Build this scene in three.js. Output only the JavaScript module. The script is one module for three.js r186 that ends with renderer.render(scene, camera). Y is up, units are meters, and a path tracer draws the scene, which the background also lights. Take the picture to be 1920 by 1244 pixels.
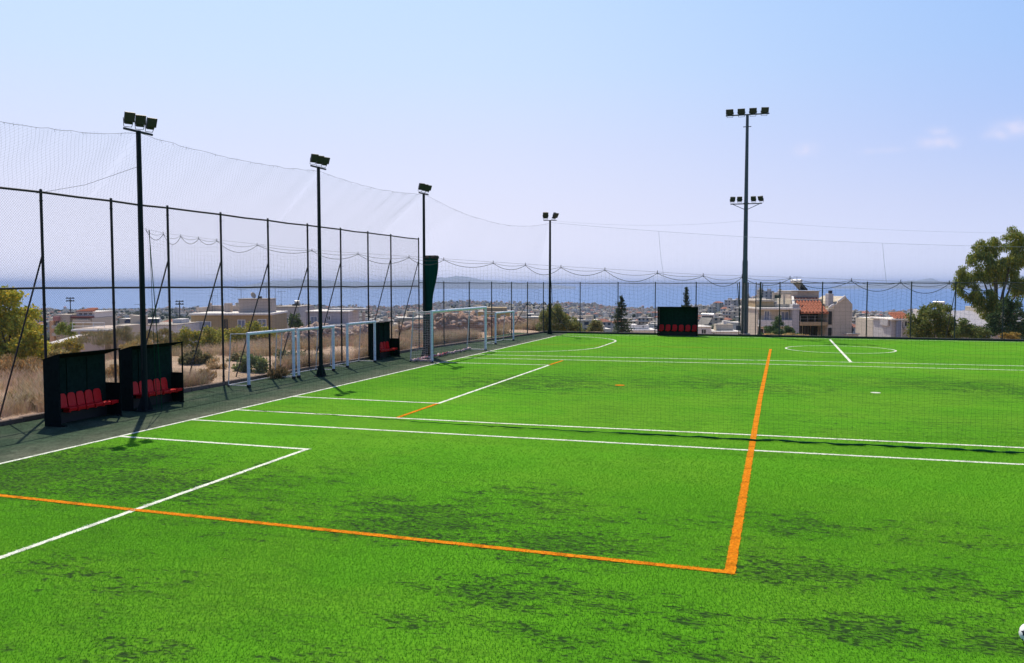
import * as THREE from 'three';
import { mergeGeometries } from 'three/addons/utils/BufferGeometryUtils.js';

// ---------------------------------------------------------------- camera, sky, sun, exposure
const scene = new THREE.Scene();
const W = 1920, H = 1244, F = 1580, YAW = 0.309, PITCH = 0.056, EYE = 3.65;
const camera = new THREE.PerspectiveCamera(2 * Math.atan(H / 2 / F) * 180 / Math.PI, W / H, 0.1, 200000);
camera.rotation.order = 'YXZ';
camera.rotation.set(-PITCH, YAW, 0);
camera.position.set(0, EYE, 0);
scene.add(camera);
const renderer = new THREE.WebGLRenderer({ antialias: true });
renderer.setSize(1024, 663);
renderer.toneMapping = THREE.LinearToneMapping;
renderer.toneMappingExposure = 1.2;
renderer.shadowMap.enabled = true;

const SUN = new THREE.Vector3(-3.35, 8.15, -4.3).normalize();
const sun = new THREE.DirectionalLight(0xfff1dc, 5);
sun.position.copy(SUN).multiplyScalar(120);
sun.castShadow = true;
Object.assign(sun.shadow.camera, { left: -60, right: 60, top: 60, bottom: -60, near: 1, far: 300 });
sun.shadow.mapSize.set(4096, 4096);
scene.add(sun, sun.target);

// ---------------------------------------------------------------- noise and random numbers
function rng(seed) { let a = seed >>> 0; return () => { a = (a + 0x6D2B79F5) | 0; let t = Math.imul(a ^ (a >>> 15), 1 | a); t = (t + Math.imul(t ^ (t >>> 7), 61 | t)) ^ t; return ((t ^ (t >>> 14)) >>> 0) / 4294967296; }; }
const LAT = new Float32Array(65536); { const r = rng(7); for (let i = 0; i < 65536; i++) LAT[i] = r(); }
function vn(x, y) { const xi = Math.floor(x), yi = Math.floor(y), fx = x - xi, fy = y - yi; const u = fx * fx * (3 - 2 * fx), v = fy * fy * (3 - 2 * fy); const a = (yi & 255) << 8, b = ((yi + 1) & 255) << 8, c = xi & 255, d = (xi + 1) & 255; const p = LAT[a + c], q = LAT[a + d], s = LAT[b + c], t = LAT[b + d]; return (p + (q - p) * u) * (1 - v) + (s + (t - s) * u) * v; }
function fbm(x, y, n) { let s = 0, a = 0.5, m = 0; for (let i = 0; i < n; i++) { s += a * vn(x + i * 17.3, y + i * 31.7); m += a; a *= 0.5; x *= 2.03; y *= 2.03; } return s / m; }
const clamp = (x, a = 0, b = 1) => Math.min(b, Math.max(a, x));
const sstep = (a, b, x) => { const t = clamp((x - a) / (b - a)); return t * t * (3 - 2 * t); };
const mix = (a, b, t) => a + (b - a) * t;

// sky: clear summer air, brighter and whiter towards the sun, a few thin clouds low on the right
{
  const w = 2048, h = 1024, d = new Float32Array(w * h * 4);
  const E = [[-90, .50, .54, .72], [0, .86, .87, 1.06], [2, .83, .845, 1.04], [5, .76, .79, 1.0], [9, .66, .74, 1.0], [14, .54, .71, 1.0], [20, .44, .655, 1.0], [32, .27, .45, .86], [55, .12, .26, .64], [90, .09, .21, .56]];
  const puffs = [[1512, 281, 17, 9], [1630, 291, 16, 7], [1664, 294, 38, 11], [1757, 266, 26, 9], [1760, 247, 14, 6], [1787, 271, 9, 6], [1868, 252, 16, 7], [1905, 240, 30, 12], [1890, 255, 14, 6]];
  const cy = Math.cos(YAW), sy = Math.sin(YAW), cp = Math.cos(PITCH), sp = Math.sin(PITCH);
  const cl = puffs.map(([px, py, rx, ry]) => { const a = (px - W / 2) / F, b = -(py - H / 2) / F; const v = [-sy * cp + cy * a - sy * sp * b, -sp + cp * b, -cy * cp - sy * a - cy * sp * b]; return [Math.atan2(v[2], v[0]), Math.atan2(v[1], Math.hypot(v[0], v[2])), rx / F, ry / F]; });
  const sunAz = Math.atan2(SUN.z, SUN.x);
  for (let j = 0; j < h; j++) {
    const e = ((j + .5) / h - .5) * 180; let k = 0; while (k < E.length - 2 && e > E[k + 1][0]) k++;
    const t = clamp((e - E[k][0]) / (E[k + 1][0] - E[k][0])), el = e * Math.PI / 180;
    for (let i = 0; i < w; i++) {
      const az = ((i + .5) / w - .5) * 2 * Math.PI; let dz = Math.abs(az - sunAz); if (dz > Math.PI) dz = 2 * Math.PI - dz;
      const cosS = Math.sin(el) * SUN.y + Math.cos(el) * Math.hypot(SUN.x, SUN.z) * Math.cos(dz);
      const glow = Math.pow(Math.max(0, cosS), 3), near = Math.exp(-Math.acos(clamp(cosS, -1, 1)) * 4.5);
      let r = mix(E[k][1], E[k + 1][1], t), g = mix(E[k][2], E[k + 1][2], t), b = mix(E[k][3], E[k + 1][3], t);
      const away = sstep(0.25, 1.25, dz), up = sstep(-2, 12, e);
      const behind = 1 - .35 * sstep(1.1, 2.4, dz) * up; r *= (1 - .45 * away * (.35 + .65 * up)) * behind; g *= (1 - .28 * away * (.4 + .6 * up)) * behind; b *= (1 - .05 * away) * behind;
      r += .16 * glow + .9 * near; g += .13 * glow + .85 * near; b += .05 * glow + .7 * near;
      let c = 0;
      if (e > 8 && e < 16) for (const [ca, ce, rx, ry] of cl) { const da = (az - ca) * Math.cos(el) / rx, de = (el - ce) / ry, q = da * da + de * de; if (q < 4) c = Math.max(c, Math.exp(-q * 1.1) * sstep(.25, .75, fbm(az * 190, el * 300, 3) + .12)); }
      r += (.82 - r) * c * .75; g += (.80 - g) * c * .75; b += (1.0 - b) * c * .6;
      const o = (j * w + i) * 4; d[o] = r / 1.2; d[o + 1] = g / 1.2; d[o + 2] = b / 1.2; d[o + 3] = 1;
    }
  }
  const t = new THREE.DataTexture(d, w, h, THREE.RGBAFormat, THREE.FloatType);
  t.mapping = THREE.EquirectangularReflectionMapping; t.magFilter = t.minFilter = THREE.LinearFilter; t.needsUpdate = true;
  scene.background = t; scene.environment = t;
}
scene.fog = new THREE.FogExp2(new THREE.Color(0.50, 0.66, 1.0), 2.3e-5);

// ---------------------------------------------------------------- helpers
const CY = Math.cos(YAW), SY = Math.sin(YAW), CP = Math.cos(PITCH), SP = Math.sin(PITCH);
const V = (x, y, z) => new THREE.Vector3(x, y, z);
function dirOf(px, py) { const a = (px - W / 2) / F, b = -(py - H / 2) / F; return V(-SY * CP + CY * a - SY * SP * b, -SP + CP * b, -CY * CP - SY * a - CY * SP * b); }
function at(px, py, depth) { return dirOf(px, py).multiplyScalar(depth).add(V(0, EYE, 0)); }   // a measured place: direction and distance ahead
function groundAt(px, py) { const d = dirOf(px, py); return d.multiplyScalar(-EYE / d.y); }
const used = {};
function numbered(n) { const k = used[n] = (used[n] ?? -1) + 1; return k ? n + '_' + String(k).padStart(3, '0') : n; }
function tag(o, label, category, group, kind) { o.userData = { label, category }; if (group) o.userData.group = group; if (kind) o.userData.kind = kind; return o; }
function base(name, p = [0, 0, 0], turn = 0) { const o = new THREE.Group(); o.name = numbered(name); o.position.set(...(p.isVector3 ? p.toArray() : p)); o.rotation.y = turn; scene.add(o); return o; }
function copyOf(o, label, p, turn) { const c = o.clone(); c.name = numbered(o.name.replace(/_\d+$/, '')); c.userData = { ...o.userData, label }; if (p) c.position.set(...(p.isVector3 ? p.toArray() : p)); if (turn !== undefined) c.rotation.y = turn; scene.add(c); return c; }
class MB {                                          // collects faces, merges them into one named mesh
  constructor(color) { this.p = []; this.n = []; this.t = []; this.c = []; this.color = color ?? null; this.m = null; }
  at(m) { this.m = m; return this; }
  tint(r, g, b) { this.color = [r, g, b]; return this; }
  vert(v, n, u, w) { if (this.m) { v = v.clone().applyMatrix4(this.m); n = n.clone().transformDirection(this.m); } this.p.push(v.x, v.y, v.z); this.n.push(n.x, n.y, n.z); this.t.push(u, w); if (this.color) this.c.push(...this.color); }
  tri(a, b, c, n) { n ??= b.clone().sub(a).cross(c.clone().sub(a)).normalize(); const ax = Math.abs(n.x), ay = Math.abs(n.y), az = Math.abs(n.z); for (const v of [a, b, c]) { const [u, w] = ay > ax && ay > az ? [v.x, v.z] : ax > az ? [v.z, v.y] : [v.x, v.y]; this.vert(v, n, u, w); } return this; }
  quad(a, b, c, d) { const n = b.clone().sub(a).cross(c.clone().sub(a)); if (n.lengthSq() < 1e-16) n.copy(c.clone().sub(a).cross(d.clone().sub(a))); n.normalize(); this.tri(a, b, c, n); this.tri(a, c, d, n); return this; }
  box(x0, y0, z0, x1, y1, z1, ch = 0) {
    if (!ch) { const q = (a, b, c, d) => this.quad(V(...a), V(...b), V(...c), V(...d)); q([x0, y0, z1], [x1, y0, z1], [x1, y1, z1], [x0, y1, z1]); q([x1, y0, z0], [x0, y0, z0], [x0, y1, z0], [x1, y1, z0]); q([x0, y0, z0], [x0, y0, z1], [x0, y1, z1], [x0, y1, z0]); q([x1, y0, z1], [x1, y0, z0], [x1, y1, z0], [x1, y1, z1]); q([x0, y1, z1], [x1, y1, z1], [x1, y1, z0], [x0, y1, z0]); q([x0, y0, z0], [x1, y0, z0], [x1, y0, z1], [x0, y0, z1]); return this; }
    const lo = [x0, y0, z0], hi = [x1, y1, z1], cen = V((x0 + x1) / 2, (y0 + y1) / 2, (z0 + z1) / 2);
    const P = (s, inset) => V(...[0, 1, 2].map(i => (s[i] > 0 ? hi[i] : lo[i]) - (i === inset ? 0 : s[i] * ch)));   // corner point lying on face «inset»
    const out = pts => { const m = pts.reduce((a, p) => a.add(p), V(0, 0, 0)).divideScalar(pts.length).sub(cen); const n = pts[1].clone().sub(pts[0]).cross(pts[2].clone().sub(pts[0])); if (n.dot(m) < 0) pts.reverse(); pts.length === 3 ? this.tri(...pts) : this.quad(...pts); };
    for (let i = 0; i < 3; i++) { const j = (i + 1) % 3, k = (i + 2) % 3; for (const s of [-1, 1]) out([[-1, -1], [1, -1], [1, 1], [-1, 1]].map(([a, b]) => { const q = []; q[i] = s; q[j] = a; q[k] = b; return P(q, i); })); for (const a of [-1, 1]) for (const b of [-1, 1]) { const q = [], r = []; q[i] = -1; r[i] = 1; q[j] = r[j] = a; q[k] = r[k] = b; out([P(q, j), P(r, j), P(r, k), P(q, k)]); } }
    for (const a of [-1, 1]) for (const b of [-1, 1]) for (const c of [-1, 1]) out([0, 1, 2].map(i => P([a, b, c], i)));
    return this;
  }
  bar(a, b, r, r2 = r, n = 6, caps = true) { const d = b.clone().sub(a).normalize(), s = Math.abs(d.y) < .9 ? V(0, 1, 0) : V(1, 0, 0), e = s.cross(d).normalize(), f = d.clone().cross(e), L = b.distanceTo(a); const dir = i => { const t = i / n * 2 * Math.PI; return e.clone().multiplyScalar(Math.cos(t)).addScaledVector(f, Math.sin(t)); };
    for (let i = 0; i < n; i++) { const u = dir(i), w = dir(i + 1), A = a.clone().addScaledVector(u, r), B = a.clone().addScaledVector(w, r), C = b.clone().addScaledVector(w, r2), D = b.clone().addScaledVector(u, r2), un = n < 4 ? u.clone().add(w).normalize() : u, wn = n < 4 ? un : w; this.vert(A, un, 0, 0); this.vert(B, wn, 1, 0); this.vert(C, wn, 1, L); this.vert(A, un, 0, 0); this.vert(C, wn, 1, L); this.vert(D, un, 0, L); if (caps && n > 3) { this.tri(a, B, A, d.clone().negate()); this.tri(b, D, C, d); } }
    return this; }
  path(pts, r, n = 5) { for (let i = 1; i < pts.length; i++) this.bar(pts[i - 1], pts[i], r, r, n, i === 1 || i === pts.length - 1); return this; }
  add(g, m) { g = g.index ? g.toNonIndexed() : g; const P = g.attributes.position, N = g.attributes.normal, U = g.attributes.uv, keep = this.m; this.m = m ?? keep; for (let i = 0; i < P.count; i++) this.vert(V().fromBufferAttribute(P, i), V().fromBufferAttribute(N, i), U ? U.getX(i) : 0, U ? U.getY(i) : 0); this.m = keep; return this; }
  geo() { const g = new THREE.BufferGeometry(); g.setAttribute('position', new THREE.Float32BufferAttribute(this.p, 3)); g.setAttribute('normal', new THREE.Float32BufferAttribute(this.n, 3)); g.setAttribute('uv', new THREE.Float32BufferAttribute(this.t, 2)); if (this.c.length) g.setAttribute('color', new THREE.Float32BufferAttribute(this.c, 3)); return g; }
  build(name, material, parent = scene) { return mesh(name, this.geo(), material, parent); }
}
function mesh(name, g, material, parent = scene) { const o = new THREE.Mesh(g, material); o.name = parent === scene ? numbered(name) : name; o.castShadow = o.receiveShadow = true; parent.add(o); return o; }
const box = (...a) => new MB().box(...a);
const T = (x, y, z, ry = 0, rx = 0, rz = 0) => new THREE.Matrix4().makeRotationFromEuler(new THREE.Euler(rx, ry, rz, 'YXZ')).setPosition(x, y, z);

// ---------------------------------------------------------------- procedural textures and materials
function tex(w, h, f, srgb = true, rep) { const d = new Uint8Array(w * h * 4), c = [0, 0, 0]; for (let j = 0; j < h; j++) for (let i = 0; i < w; i++) { f(i, j, c); const o = (j * w + i) * 4; for (let k = 0; k < 3; k++) { let v = clamp(c[k]); if (srgb) v = v <= .0031308 ? v * 12.92 : 1.055 * Math.pow(v, 1 / 2.4) - .055; d[o + k] = Math.round(v * 255); } d[o + 3] = 255; } const t = new THREE.DataTexture(d, w, h); t.colorSpace = srgb ? THREE.SRGBColorSpace : THREE.NoColorSpace; t.magFilter = THREE.LinearFilter; t.minFilter = THREE.LinearMipmapLinearFilter; t.generateMipmaps = true; t.wrapS = t.wrapT = THREE.RepeatWrapping; if (rep) t.repeat.set(1 / rep, 1 / rep); t.needsUpdate = true; return t; }
const pnoise = (i, j, n, p) => { const x = i / n * p, y = j / n * p, xi = Math.floor(x), yi = Math.floor(y), fx = x - xi, fy = y - yi, u = fx * fx * (3 - 2 * fx), v = fy * fy * (3 - 2 * fy), g = (a, b) => LAT[(((b % p) + p * 3 & 255) << 8) + ((a % p) + p * 7 & 255)]; return (g(xi, yi) * (1 - u) + g(xi + 1, yi) * u) * (1 - v) + (g(xi, yi + 1) * (1 - u) + g(xi + 1, yi + 1) * u) * v; };   // tiles
const plasterTex = tex(512, 512, (i, j, c) => { const a = pnoise(i, j, 512, 6), b = pnoise(i, j, 512, 28), d = pnoise(i, j, 512, 120), s = pnoise(i * 9 % 512, j, 512, 22); const v = .80 + .10 * a + .06 * b + .05 * d - .09 * sstep(.62, .95, s) * a; c[0] = v; c[1] = v * .99; c[2] = v * .975; }, true, 4);
const grainTex = tex(256, 256, (i, j, c) => { const v = .5 * pnoise(i, j, 256, 24) + .5 * pnoise(i, j, 256, 90); c[0] = c[1] = c[2] = v; }, false, .6);
const metalTex = tex(256, 256, (i, j, c) => { const v = .62 + .3 * pnoise(i, j, 256, 9) + .18 * pnoise(i, j, 256, 60) - .25 * sstep(.7, .9, pnoise(i, j, 256, 31)); c[0] = c[1] = c[2] = v; }, true, .8);
const std = (r, g, b, rough = .8, o = {}) => new THREE.MeshStandardMaterial({ color: new THREE.Color().setRGB(r, g, b), roughness: rough, ...o });
const dull = (r, g, b, o = {}) => new THREE.MeshPhysicalMaterial({ color: new THREE.Color().setRGB(r, g, b), roughness: 1, specularIntensity: .06, ...o });   // fibres and dusty paint: next to no gloss
const plaster = (r, g, b) => std(r, g, b, .92, { map: plasterTex, bumpMap: grainTex, bumpScale: .004 });
const M = {
  pole: dull(.008, .016, .018, { map: metalTex, roughness: .6, specularIntensity: .3 }), mast: std(.06, .085, .10, .5, { map: metalTex, metalness: .25 }), post: std(.014, .012, .012, .7, { map: metalTex }), wire: std(.10, .10, .12, .55, { metalness: .3 }), greenPost: std(.016, .030, .030, .6, { map: metalTex }),
  net: dull(.008, .065, .030), highNet: std(.28, .34, .42, .8), rope: std(.03, .04, .045, .85), lampBody: std(.018, .02, .02, .6, { map: metalTex }), lampGlass: dull(.050, .048, .044, { roughness: .35, specularIntensity: .25 }),
  panel: dull(.010, .016, .016, { map: metalTex }), panelInner: dull(.014, .030, .027, { map: metalTex }), redSeat: dull(.66, .012, .016, { roughness: .4, specularIntensity: .35 }), white: std(.80, .86, .92, .45, { map: metalTex }), rearTube: std(.60, .61, .62, .5, { map: metalTex }), whiteNet: std(.5, .47, .49, .8), pinkNet: std(.45, .10, .13, .85), black: std(.01, .01, .012, .6),
  concrete: plaster(.34, .31, .28), white1: plaster(.70, .69, .67), cream: plaster(.54, .49, .40), beige: plaster(.44, .34, .20), grey: plaster(.46, .46, .47), lilac: plaster(.52, .49, .51), yellow: plaster(.54, .42, .19), slab: plaster(.78, .76, .71), pinkish: plaster(.50, .42, .36),
  dark: std(.02, .022, .026, .4), glass: std(.03, .04, .06, .12), shutter: std(.20, .24, .33, .6), whiteFrame: std(.75, .75, .73, .5), tile: dull(.43, .175, .115, { map: metalTex }), solar: std(.02, .025, .04, .15), steel: std(.5, .5, .5, .4, { metalness: .6 }), bark: std(.10, .075, .055, .95, { bumpMap: grainTex, bumpScale: .02 }), shed: std(.34, .34, .38, .5, { metalness: .3, map: metalTex }),
};
// ---------------------------------------------------------------- ground, town plain, hills, sea
const PROFILE = [[0, 0], [8, -1.6], [30, -6.5], [60, -11.5], [240, -21], [900, -52], [2000, -84], [3200, -112], [4400, -139], [5600, -156], [9000, -170]];
function toView(x, z) { return [Math.atan2(x * CY - z * SY, -x * SY - z * CY), Math.hypot(x, z)]; }   // angle right of the picture's axis, distance
const angPx = a => W / 2 + Math.tan(a) * F;
function landY(x, z) {
  const dx = Math.max(-31 - x, 0, x - 27), dz = x < -19 ? Math.max(-72 - z, 0) : Math.max(-63.2 - z, 0), D = Math.hypot(dx, Math.max(dz, z - 40, 0));
  let k = 0; while (k < PROFILE.length - 2 && D > PROFILE[k + 1][0]) k++;
  let y = mix(PROFILE[k][1], PROFILE[k + 1][1], clamp((D - PROFILE[k][0]) / (PROFILE[k + 1][0] - PROFILE[k][0]), 0, 1.3));
  const inside = x > -19.35 && x < 27 && z > -61.35 && z < 40;
  if (inside) return -.35;
  y += (fbm(x * .35, z * .35, 3) - .5) * .35 * sstep(.2, 2.5, Math.max(-19.35 - x, -61.35 - z, x - 27));
  if (D > 100) {
    const [a, R] = toView(x, z); const px = angPx(clamp(a, -1.2, 1.2));
    const hump = (c, w, r0, rw, h) => h * Math.exp(-((px - c) ** 2) / (2 * w * w) - ((R - r0) ** 2) / (2 * rw * rw));
    y += hump(1470, 95, 1500, 420, 46) + hump(1330, 80, 2300, 500, 20) + hump(930, 120, 4300, 380, 34) + hump(1090, 40, 4300, 250, 18) + hump(560, 90, 5200, 300, 24) + hump(850, 50, 4600, 250, 20);
    y += hump(200, 320, 4700, 900, 12) + (fbm(x * .004, z * .004, 3) - .5) * 18 * sstep(200, 1200, R);
  }
  return y;
}
{
  const R = [0, 4, 8]; for (let r = 11; r < 7000; r *= r < 90 ? 1.028 : 1.055) R.push(r);
  const N = 300, pos = [], col = [], uv = [], idx = [];
  R.forEach((r, i) => { for (let j = 0; j <= N; j++) { const a = j / N * 2 * Math.PI; const x = Math.sin(a) * r, z = -Math.cos(a) * r, y = landY(x, z); pos.push(x, y, z); uv.push(x, z);
    const n1 = fbm(x * .09, z * .09, 3), n2 = fbm(x * .5 + 9, z * .5, 2); let c = [mix(.42, .56, n1), mix(.30, .42, n1), mix(.21, .31, n1)];
    const o = sstep(.52, .7, n2); c = [mix(c[0], .30, o * .5), mix(c[1], .22, o * .5), mix(c[2], .12, o * .5)];
    const f = sstep(90, 350, r), g = fbm(x * .006, z * .006, 4), q = sstep(.42, .62, g); const far = [mix(.20, .07, q), mix(.19, .085, q), mix(.15, .06, q)];
    col.push(mix(c[0], far[0], f), mix(c[1], far[1], f), mix(c[2], far[2], f)); } });
  for (let i = 0; i < R.length - 1; i++) for (let j = 0; j < N; j++) { const a = i * (N + 1) + j, b = a + N + 1; idx.push(a, a + 1, b, a + 1, b + 1, b); }
  const g = new THREE.BufferGeometry(); g.setAttribute('position', new THREE.Float32BufferAttribute(pos, 3)); g.setAttribute('uv', new THREE.Float32BufferAttribute(uv, 2)); g.setAttribute('color', new THREE.Float32BufferAttribute(col, 3)); g.setIndex(idx); g.computeVertexNormals();
  const dirt = tex(512, 512, (i, j, c) => { const a = pnoise(i, j, 512, 10), b = pnoise(i, j, 512, 60), d = pnoise(i, j, 512, 200); const v = .62 + .25 * a + .16 * b + .18 * d - .3 * sstep(.72, .9, b) * d; c[0] = v; c[1] = v * .97; c[2] = v * .93; }, true, 3);
  tag(mesh('ground', g, std(1, 1, 1, .95, { map: dirt, vertexColors: true, bumpMap: grainTex, bumpScale: .03 })), 'dry earth slope running from the pitch down to the hazy town plain', 'ground', null, 'structure');
}
{
  const g = new THREE.CircleGeometry(110000, 96); g.rotateX(-Math.PI / 2);
  const rip = tex(256, 256, (i, j, c) => { const v = .6 * pnoise(i, j, 256, 14) + .4 * pnoise(i, j, 256, 40); c[0] = c[1] = c[2] = v; }, false);
  const uv = g.attributes.uv, p = g.attributes.position; for (let i = 0; i < uv.count; i++) uv.setXY(i, p.getX(i) / 60, p.getZ(i) / 60);
  const sea = mesh('sea', g, new THREE.MeshPhysicalMaterial({ color: new THREE.Color().setRGB(.07, .16, .36), roughness: .45, ior: 1.33, specularIntensity: .6, bumpMap: rip, bumpScale: .4 }));
  sea.position.y = -146; tag(sea, 'flat blue sea filling the horizon beyond the town', 'sea', null, 'structure');
}
function ridge(name, label, list, R) {               // far mountains: solid ridge with a sloping front
  const pos = [], idx = [], N = 120, rows = [[0, 0], [.45, .55], [1, 1], [1.6, 0]];
  const x0 = list[0][0], x1 = list[list.length - 1][0];
  for (let i = 0; i <= N; i++) { const px = mix(x0, x1, i / N); let k = 0; while (k < list.length - 2 && px > list[k + 1][0]) k++; const t = (px - list[k][0]) / (list[k + 1][0] - list[k][0]); let hpx = mix(list[k][1], list[k + 1][1], t * t * (3 - 2 * t)); hpx *= .86 + .28 * fbm(px * .06, R * .001, 3);
    const a = Math.atan((px - W / 2) / F), top = EYE + hpx / F * R * .98;
    rows.forEach(([dr, f]) => { const rr = R * .96 + dr * R * .05, d = [Math.sin(a), -Math.cos(a)], x = d[0] * CY + d[1] * SY, z = -d[0] * SY + d[1] * CY; pos.push(x * rr, mix(-147, top, f * (.8 + .2 * fbm(px * .11, dr * 3, 2))), z * rr); }); }
  for (let i = 0; i < N; i++) for (let j = 0; j < 3; j++) { const a = i * 4 + j, b = a + 4; idx.push(a, b, a + 1, a + 1, b, b + 1); }
  const g = new THREE.BufferGeometry(); g.setAttribute('position', new THREE.Float32BufferAttribute(pos, 3)); g.setIndex(idx); g.computeVertexNormals();
  tag(mesh(name, g, std(.14, .17, .20, 1)), label, 'mountains', null, 'structure');
}
ridge('mountain_range', 'faint blue mountains across the sea left of centre', [[440, -4], [520, 8], [560, 13], [640, 7], [700, 6], [790, 10], [860, 18], [930, 8], [1010, 2], [1080, -4]], 30000);
ridge('mountain_range', 'faint blue island beyond the sea at the right', [[1560, -4], [1660, 3], [1715, 8], [1740, 12], [1765, 7], [1830, 10], [1900, 16], [1990, 6], [2060, -4]], 33000);

// ---------------------------------------------------------------- pitch
const turf = new THREE.Group(); turf.name = 'artificial_turf'; scene.add(turf); tag(turf, 'bright green artificial turf pitch marked in white and orange', 'turf', null, 'structure');
const XL = -15.1;
const crumbs = [[60, 880, 1.7, 1.15], [170, 862, 1.3, 1.1], [30, 905, 1.3, 1.0], [110, 910, 1.4, .85], [260, 905, 1.7, .95], [330, 925, 1.2, .7], [400, 905, 1.8, .65], [380, 945, 1.4, .7], [560, 965, 1.3, .6], [690, 960, 1.1, .6], [500, 980, 1.2, .45], [620, 975, 1.1, .55], [730, 985, .8, 1], [800, 985, .9, 1], [780, 970, 1.3, .75], [880, 1005, .8, .75], [960, 1015, .7, .75], [1050, 1025, .8, .9], [1110, 1018, .9, .8], [1180, 1030, .7, .6], [980, 935, 1, .55], [1070, 960, 1.1, .5], [95, 1055, .45, .9], [120, 1080, .6, .6], [230, 1088, .7, .55], [300, 1040, 1.2, .3], [900, 1115, .6, .75], [980, 1112, .6, .85], [960, 1140, .8, .5], [1150, 1150, .8, .6], [1060, 1165, .9, .5], [750, 1170, .4, .6], [1490, 985, .8, .85], [1420, 985, 1, .6], [1330, 985, .7, .5], [1600, 990, 1, .55], [1750, 1010, 1, .5], [1840, 1005, .8, .45], [1460, 1070, .7, .8], [1500, 1050, .6, .75], [1560, 1075, .5, .9], [1620, 1085, .8, .5], [1790, 1100, .7, .75], [1760, 1085, .8, .6], [1850, 1115, .6, .6], [1620, 1178, .6, .85], [1500, 1180, .8, .35], [1720, 1180, .6, .5], [1870, 1205, .35, 1], [1880, 1212, .3, 1], [1300, 1165, .5, .7], [1290, 1190, .6, .5], [240, 1220, .5, .7], [120, 1180, 1, .3], [600, 1215, 1.4, .28], [1240, 1235, .4, .6], [1060, 1225, .7, .35], [1640, 1120, 1.2, .4]].map(([x, y, r, a]) => { const g = groundAt(x, y); return [g.x, g.z, r, a]; });
const crumbsFar = [[1010, 717, 3, .7], [1080, 716, 3, .6], [1200, 716, 3, .55], [1330, 720, 3.2, .6], [1400, 724, 2.5, .55], [1250, 690, 5, .2], [1790, 722, 2.2, .75], [1840, 728, 2.5, .7], [1720, 719, 2.5, .5], [1890, 735, 1.6, .7], [1560, 790, 3, .2], [1800, 805, 3, .3], [1500, 725, 2, .3], [860, 700, 3, .3]].map(([x, y, r, a]) => { const g = groundAt(x, y); return [g.x, g.z, r, a]; });
const LIT = [.066, .226, .0085], DRY = [.104, .242, .015], DUSK = [.011, .026, .010];
function turfColor(x, z, c, fine, list) {
  let m = 0; for (const [cx, cz, r, a] of list) { const dx = (x - cx) / (r * 1.5), dz = (z - cz) / r, q = dx * dx + dz * dz; if (q < 5) m = Math.max(m, a * Math.exp(-q * .8)); }
  const lane = fbm(x * .22 + 5, z * .22, 3), streak = fbm(x * 2.3, z * 6.5, 3), clump = fbm(x * 11, z * 15 + 4, 2);
  const wisp = fbm(x * 19 + 3, z * 34, 2); let k = sstep(.42, 1.12, m * 1.0 + (streak - .5) * 1.1 + (clump - .5) * .75 + (wisp - .5) * .55 + .12 + (lane - .5) * .35) * sstep(.03, .3, m + .13 * lane);
  const g = fine ? .52 * vn(x * 42, z * 42) + .48 * vn(x * 88 + 3, z * 88) : vn(x * 26, z * 26);
  k = clamp(k * (.50 + 1.1 * wisp) * (.6 + .8 * g)); const thin = (m * .8 + .22 * sstep(.45, .7, fbm(x * .8 + 3, z * .9, 3))) * sstep(.36, .72, .5 * streak + .5 * wisp) * (.5 + g); k = Math.max(k * (.55 + .45 * sstep(.40, .70, wisp)), clamp(thin * 1.0, 0, .78)); const d = sstep(.35, .75, fbm(x * .6, z * .6 + 20, 3)) * .4, br = (.86 + .26 * lane) * (.78 + .44 * g) * (.92 + .16 * clump);
  for (let i = 0; i < 3; i++) c[i] = mix(mix(LIT[i], DRY[i], d + .22 * (g > .68)) * br, DUSK[i] * (.7 + .6 * g), k * .93);
  return g;
}
function turfSheet(x0, x1, z0, z1, n, m, fine, list, y) {
  const bump = new Float32Array(n * m); const map = tex(n, m, (i, j, c) => { bump[j * n + i] = turfColor(mix(x0, x1, (i + .5) / n), mix(z0, z1, (j + .5) / m), c, fine, list); }); map.wrapS = map.wrapT = THREE.ClampToEdgeWrapping;
  const b = tex(n / 2, m / 2, (i, j, c) => { c[0] = c[1] = c[2] = bump[j * 2 * n + i * 2]; }, false); b.wrapS = b.wrapT = THREE.ClampToEdgeWrapping;
  const g = new THREE.BufferGeometry(); g.setAttribute('position', new THREE.Float32BufferAttribute([x0, y, z0, x0, y, z1, x1, y, z1, x1, y, z0], 3)); g.setAttribute('normal', new THREE.Float32BufferAttribute([0, 1, 0, 0, 1, 0, 0, 1, 0, 0, 1, 0], 3)); g.setAttribute('uv', new THREE.Float32BufferAttribute([0, 0, 0, 1, 1, 1, 1, 0], 2)); g.setIndex([0, 1, 2, 0, 2, 3]);
  mesh('turf_sheet', g, dull(1, 1, 1, { map, bumpMap: b, bumpScale: fine ? .016 : .012 }), turf);
}
turfSheet(XL, 7.9, -20.4, 2.6, 2048, 2048, true, crumbs, 0);
turfSheet(XL, 25.5, -60.9, -20.4, 2048, 2048, false, crumbsFar, 0);
turfSheet(7.9, 25.5, -20.4, 2.6, 1536, 2048, true, crumbs, 0);

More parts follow.
